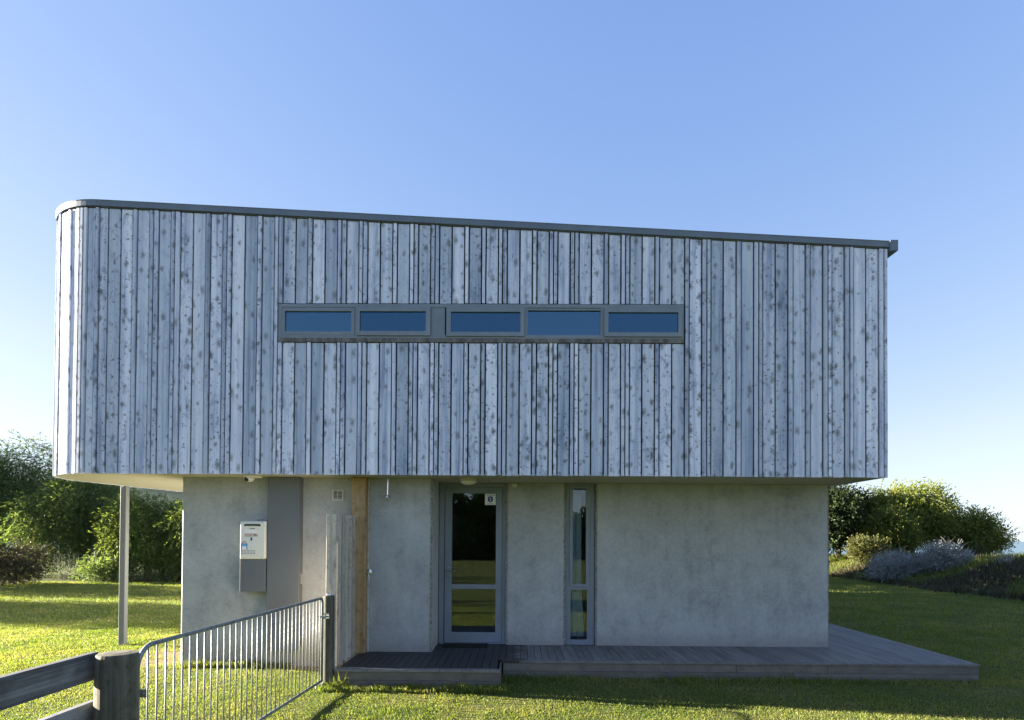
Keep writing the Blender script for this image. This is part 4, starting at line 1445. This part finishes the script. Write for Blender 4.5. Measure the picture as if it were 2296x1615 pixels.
# wire netting fence
wf = tag(empty('wire_fence', (-16, 24.9, 0)), 'thin wire netting fence along the foot of the feathery trees', 'fence')
wm = MB()
fa, fb_ = Vector((-21.5, 22.6, 0)), Vector((-12.0, 26.6, 0))
for k in range(7):
    z = 0.12 + k * 0.16
    wm.tube([fa + Vector((0, 0, z)), fb_ + Vector((0, 0, z))], 0.0025, 4)
for k in range(66):
    p = fa.lerp(fb_, k / 65)
    wm.tube([p + Vector((0, 0, 0.1)), p + Vector((0, 0, 1.1))], 0.002, 4)
wm.build('netting', 'galv', wf, kind='stuff')
for k in range(5):
    p = fa.lerp(fb_, k / 4)
    MB().tube([p + Vector((0, 0, -0.2)), p + Vector((0, 0, 1.2))], 0.045, 8).build('post', 'rail', wf)

G2 = 'dark broadleaf trees beyond the bank'
BR = dict(droop=0.05, slen=0.75, spread=0.75)
tree('broadleaf_tree', 'dark broadleaf tree half hidden behind the right corner of the house', 'tree', 16.6, 34.5, 4.9, 2.2, 2.2, 'broad', 42000, 0.13, 0.075, 31, G2, low=0.12, **BR)
tree('broadleaf_tree', 'dark rounded broadleaf tree left of the sunlit coastal bush', 'tree', 18.4, 36.0, 4.2, 1.8, 1.8, 'broad', 34000, 0.13, 0.075, 32, G2, low=0.12, **BR)
tree('broadleaf_tree', 'broadleaf tree hidden behind the house, added to shade the right lawn', 'tree', 9.0, 30.4, 5.7, 3.2, 2.7, 'broad', 20000, 0.2, 0.11, 33, G2, low=0.05, **BR)  # hidden from the camera, added for its shade on lawn and bank
tree('broadleaf_tree', 'rounded unseen broadleaf tree added hard against the back of the house for shade', 'tree', 6.3, 25.3, 5.4, 2.3, 2.6, 'broad', 16000, 0.2, 0.11, 35, G2, low=0.02, **BR)  # unseen, added to close a sunlit gap past the house's back end
tree('broadleaf_tree', 'wide unseen broadleaf tree added close behind the house for shade', 'tree', 3.0, 29.0, 5.6, 3.4, 2.5, 'broad', 18000, 0.2, 0.11, 34, G2, low=0.05, **BR)  # added shade caster, fully hidden by the house
G3 = 'coastal bushes on the bank'
tree('coastal_bush', 'big sunlit coastal bush with the highest top above the bank', 'bush', 22.0, 35.0, 4.1, 3.1, 2.4, 'bushleaf', 62000, 0.13, 0.055, 41, G3, low=0.08, nb_=40, smin=0.13, smax=0.34, **BR)
tree('coastal_bush', 'shaded coastal bush at the right end beside the sea view', 'bush', 25.2, 35.2, 2.9, 2.0, 1.8, 'bushleaf', 36000, 0.12, 0.05, 42, G3, low=0.05, nb_=30, smin=0.15, smax=0.36, **BR)
tree('coastal_bush', 'lower yellow green bush leaning left of the big coastal bush', 'bush', 19.6, 33.2, 2.8, 1.3, 1.2, 'bushleaf', 26000, 0.12, 0.05, 43, G3, low=0.03, **BR)
tree('straw_shrub', 'small straw coloured shrub in sun by the dark trees', 'shrub', 17.7, 31.8, 1.5, 0.85, 0.8, 'dryleaf', 14000, 0.12, 0.035, 44, None, low=0.02, nl=8, tr=0.04, droop=-0.2, slen=0.4)
# silver twiggy bushes
def silver(x, y, h, r, label, seed):
    z0 = float(ground_z(np.array([x]), np.array([y]))[0])
    o = tag(empty('silver_bush', (x, y, z0)), label, 'bush', 'silver twiggy bushes on the bank')
    q = np.random.default_rng(seed)
    n = 2600
    d = q.normal(size=(n, 3)); d[:, 2] = np.abs(d[:, 2]) * 0.9; d /= np.linalg.norm(d, axis=1)[:, None]
    c = d * np.array([r, r * 0.85, h]) * q.uniform(0.45, 1.0, n)[:, None]
    V, T = [], []
    K = 5
    dirv = d + q.normal(0, 0.7, (n, 3)); dirv /= np.linalg.norm(dirv, axis=1)[:, None]
    bend = q.normal(0, 0.6, (n, 3))
    ln = q.uniform(0.12, 0.34, n)[:, None]
    side_ = np.cross(dirv, q.normal(size=(n, 3))); side_ /= np.linalg.norm(side_, axis=1)[:, None]
    for k in range(K + 1):
        t = k / K
        p = c + dirv * ln * t + bend * ln * t * t * 0.7
        w = 0.012 * (1 - 0.5 * t)
        V.append(p - side_ * w); V.append(p + side_ * w)
    V = np.stack(V, 1)
    b0 = np.arange(n)[:, None] * (2 * (K + 1))
    for k in range(K):
        T.append(b0 + np.array([[2 * k, 2 * k + 1, 2 * k + 3, 2 * k + 2]]))
    np_mesh('twigs', V.reshape(-1, 3), np.concatenate(T), 'silver', o)
    crown('foliage', [(0, 0, h * 0.4, r * 0.85, r * 0.75, h * 0.5)], 7000, 0.07, 0.022, 'silver', o, 0.0, 10, 0.3, 0.8)
    m = MB()
    rr = random.Random(seed)
    for k in range(10):
        a_ = rr.uniform(0, 6.28)
        m.tube([(0, 0, -0.1), (math.cos(a_) * r * 0.3, math.sin(a_) * r * 0.3, h * 0.4), (math.cos(a_) * r * 0.6, math.sin(a_) * r * 0.6, h * 0.75)], [0.03, 0.02, 0.008], 5)
    m.v = [(v[0] + x, v[1] + y, v[2] + z0) for v in m.v]
    m.build('stems', 'bark', o, origin=(x, y, z0))
    return o
silver(16.35, 27.2, 1.15, 1.15, 'silver grey twiggy bush standing on the bank nearer the house', 51)
silver(17.9, 26.4, 1.05, 1.05, 'silver grey twiggy bush standing further right on the bank', 52)
tuft((23.9, 32.6), 30, 1.3, 0.7, 'flax clump with long arching leaves on the bank near the sea', 'flax', 0.09, cat='flax', name='flax_plant')
tuft((18.8, 24.2), 60, 0.55, 0.9, 'pale tussock spilling over the bank right of the silver bushes', 'silver', 0.02, cat='tussock', name='tussock')
tree('shrub', 'dark low shrub on the bank at the right edge of the lawn', 'shrub', 17.0, 18.9, 1.0, 1.2, 1.0, 'scrub', 14000, 0.10, 0.03, 53, None, low=0.0, nl=8, tr=0.04, droop=0.1)
# scrubby ground cover over the bank
n = 90000
bx = rng.uniform(14, 32, n); by = rng.uniform(14, 40, n)
kp = (bx - bank_edge(by) > 0.1) & (bx < 0.9 * by + 3)
bx, by = bx[kp], by[kp]
n = len(bx)
bz = ground_z(bx, by)
a = rng.uniform(0, 2 * np.pi, n)
hh = rng.uniform(0.10, 0.34, n) * (0.5 + vnoise(bx * 0.8, by * 0.8, 12))
le = rng.uniform(0.2, 1.1, n)
sdv = np.stack([-np.sin(a), np.cos(a), 0 * a], -1) * rng.uniform(0.012, 0.03, n)[:, None]
b0 = np.stack([bx, by, bz - 0.02], -1)
tip = b0 + np.stack([np.cos(a) * hh * le, np.sin(a) * hh * le, hh], -1)
grn = vnoise(bx * 0.35, by * 0.35, 14) + 0.25 * sstep(27, 33, by)
V = np.stack([b0 - sdv, b0 + sdv, tip], 1)
for nm, mt, sel, lb in (('scrub', 'scrub', grn < 0.58, 'brown scrub covering the bank'), ('bank_grass', 'tuft', grn >= 0.58, 'rough green grass growing on the bank')):
    q = V[sel]
    o = np_mesh(nm, q.reshape(-1, 3), np.arange(len(q))[:, None] * 3 + np.array([[0, 1, 2]]), mt, kind='stuff')
    o['label'] = lb
# what stands behind the viewer and shows in the glass
G4 = 'trees across the lawn mirrored in the door glass'
for i, (x, y, h, r, lb) in enumerate([
        (-15.5, -33, 8.5, 5.0, 'wide tree across the front lawn furthest left of those facing the door'),
        (-7.5, -36, 9.5, 5.2, 'tallest dark tree across the front lawn mirrored in the door glass'),
        (-0.5, -38, 7.6, 4.6, 'rounded tree across the front lawn mirrored at the right of the door glass'),
        (7.0, -41, 5.0, 4.2, 'low tree across the front lawn mirrored in the narrow window'),
        (13.5, -40, 5.6, 4.0, 'bushy tree across the front lawn mirrored at the edge of the narrow window')]):
    tree('broadleaf_tree', lb, 'tree', x, y, h, r, r * 0.8, 'bushleaf', 30000, 0.40, 0.20, 60 + i, G4, low=-0.45, nb_=36, **BR)
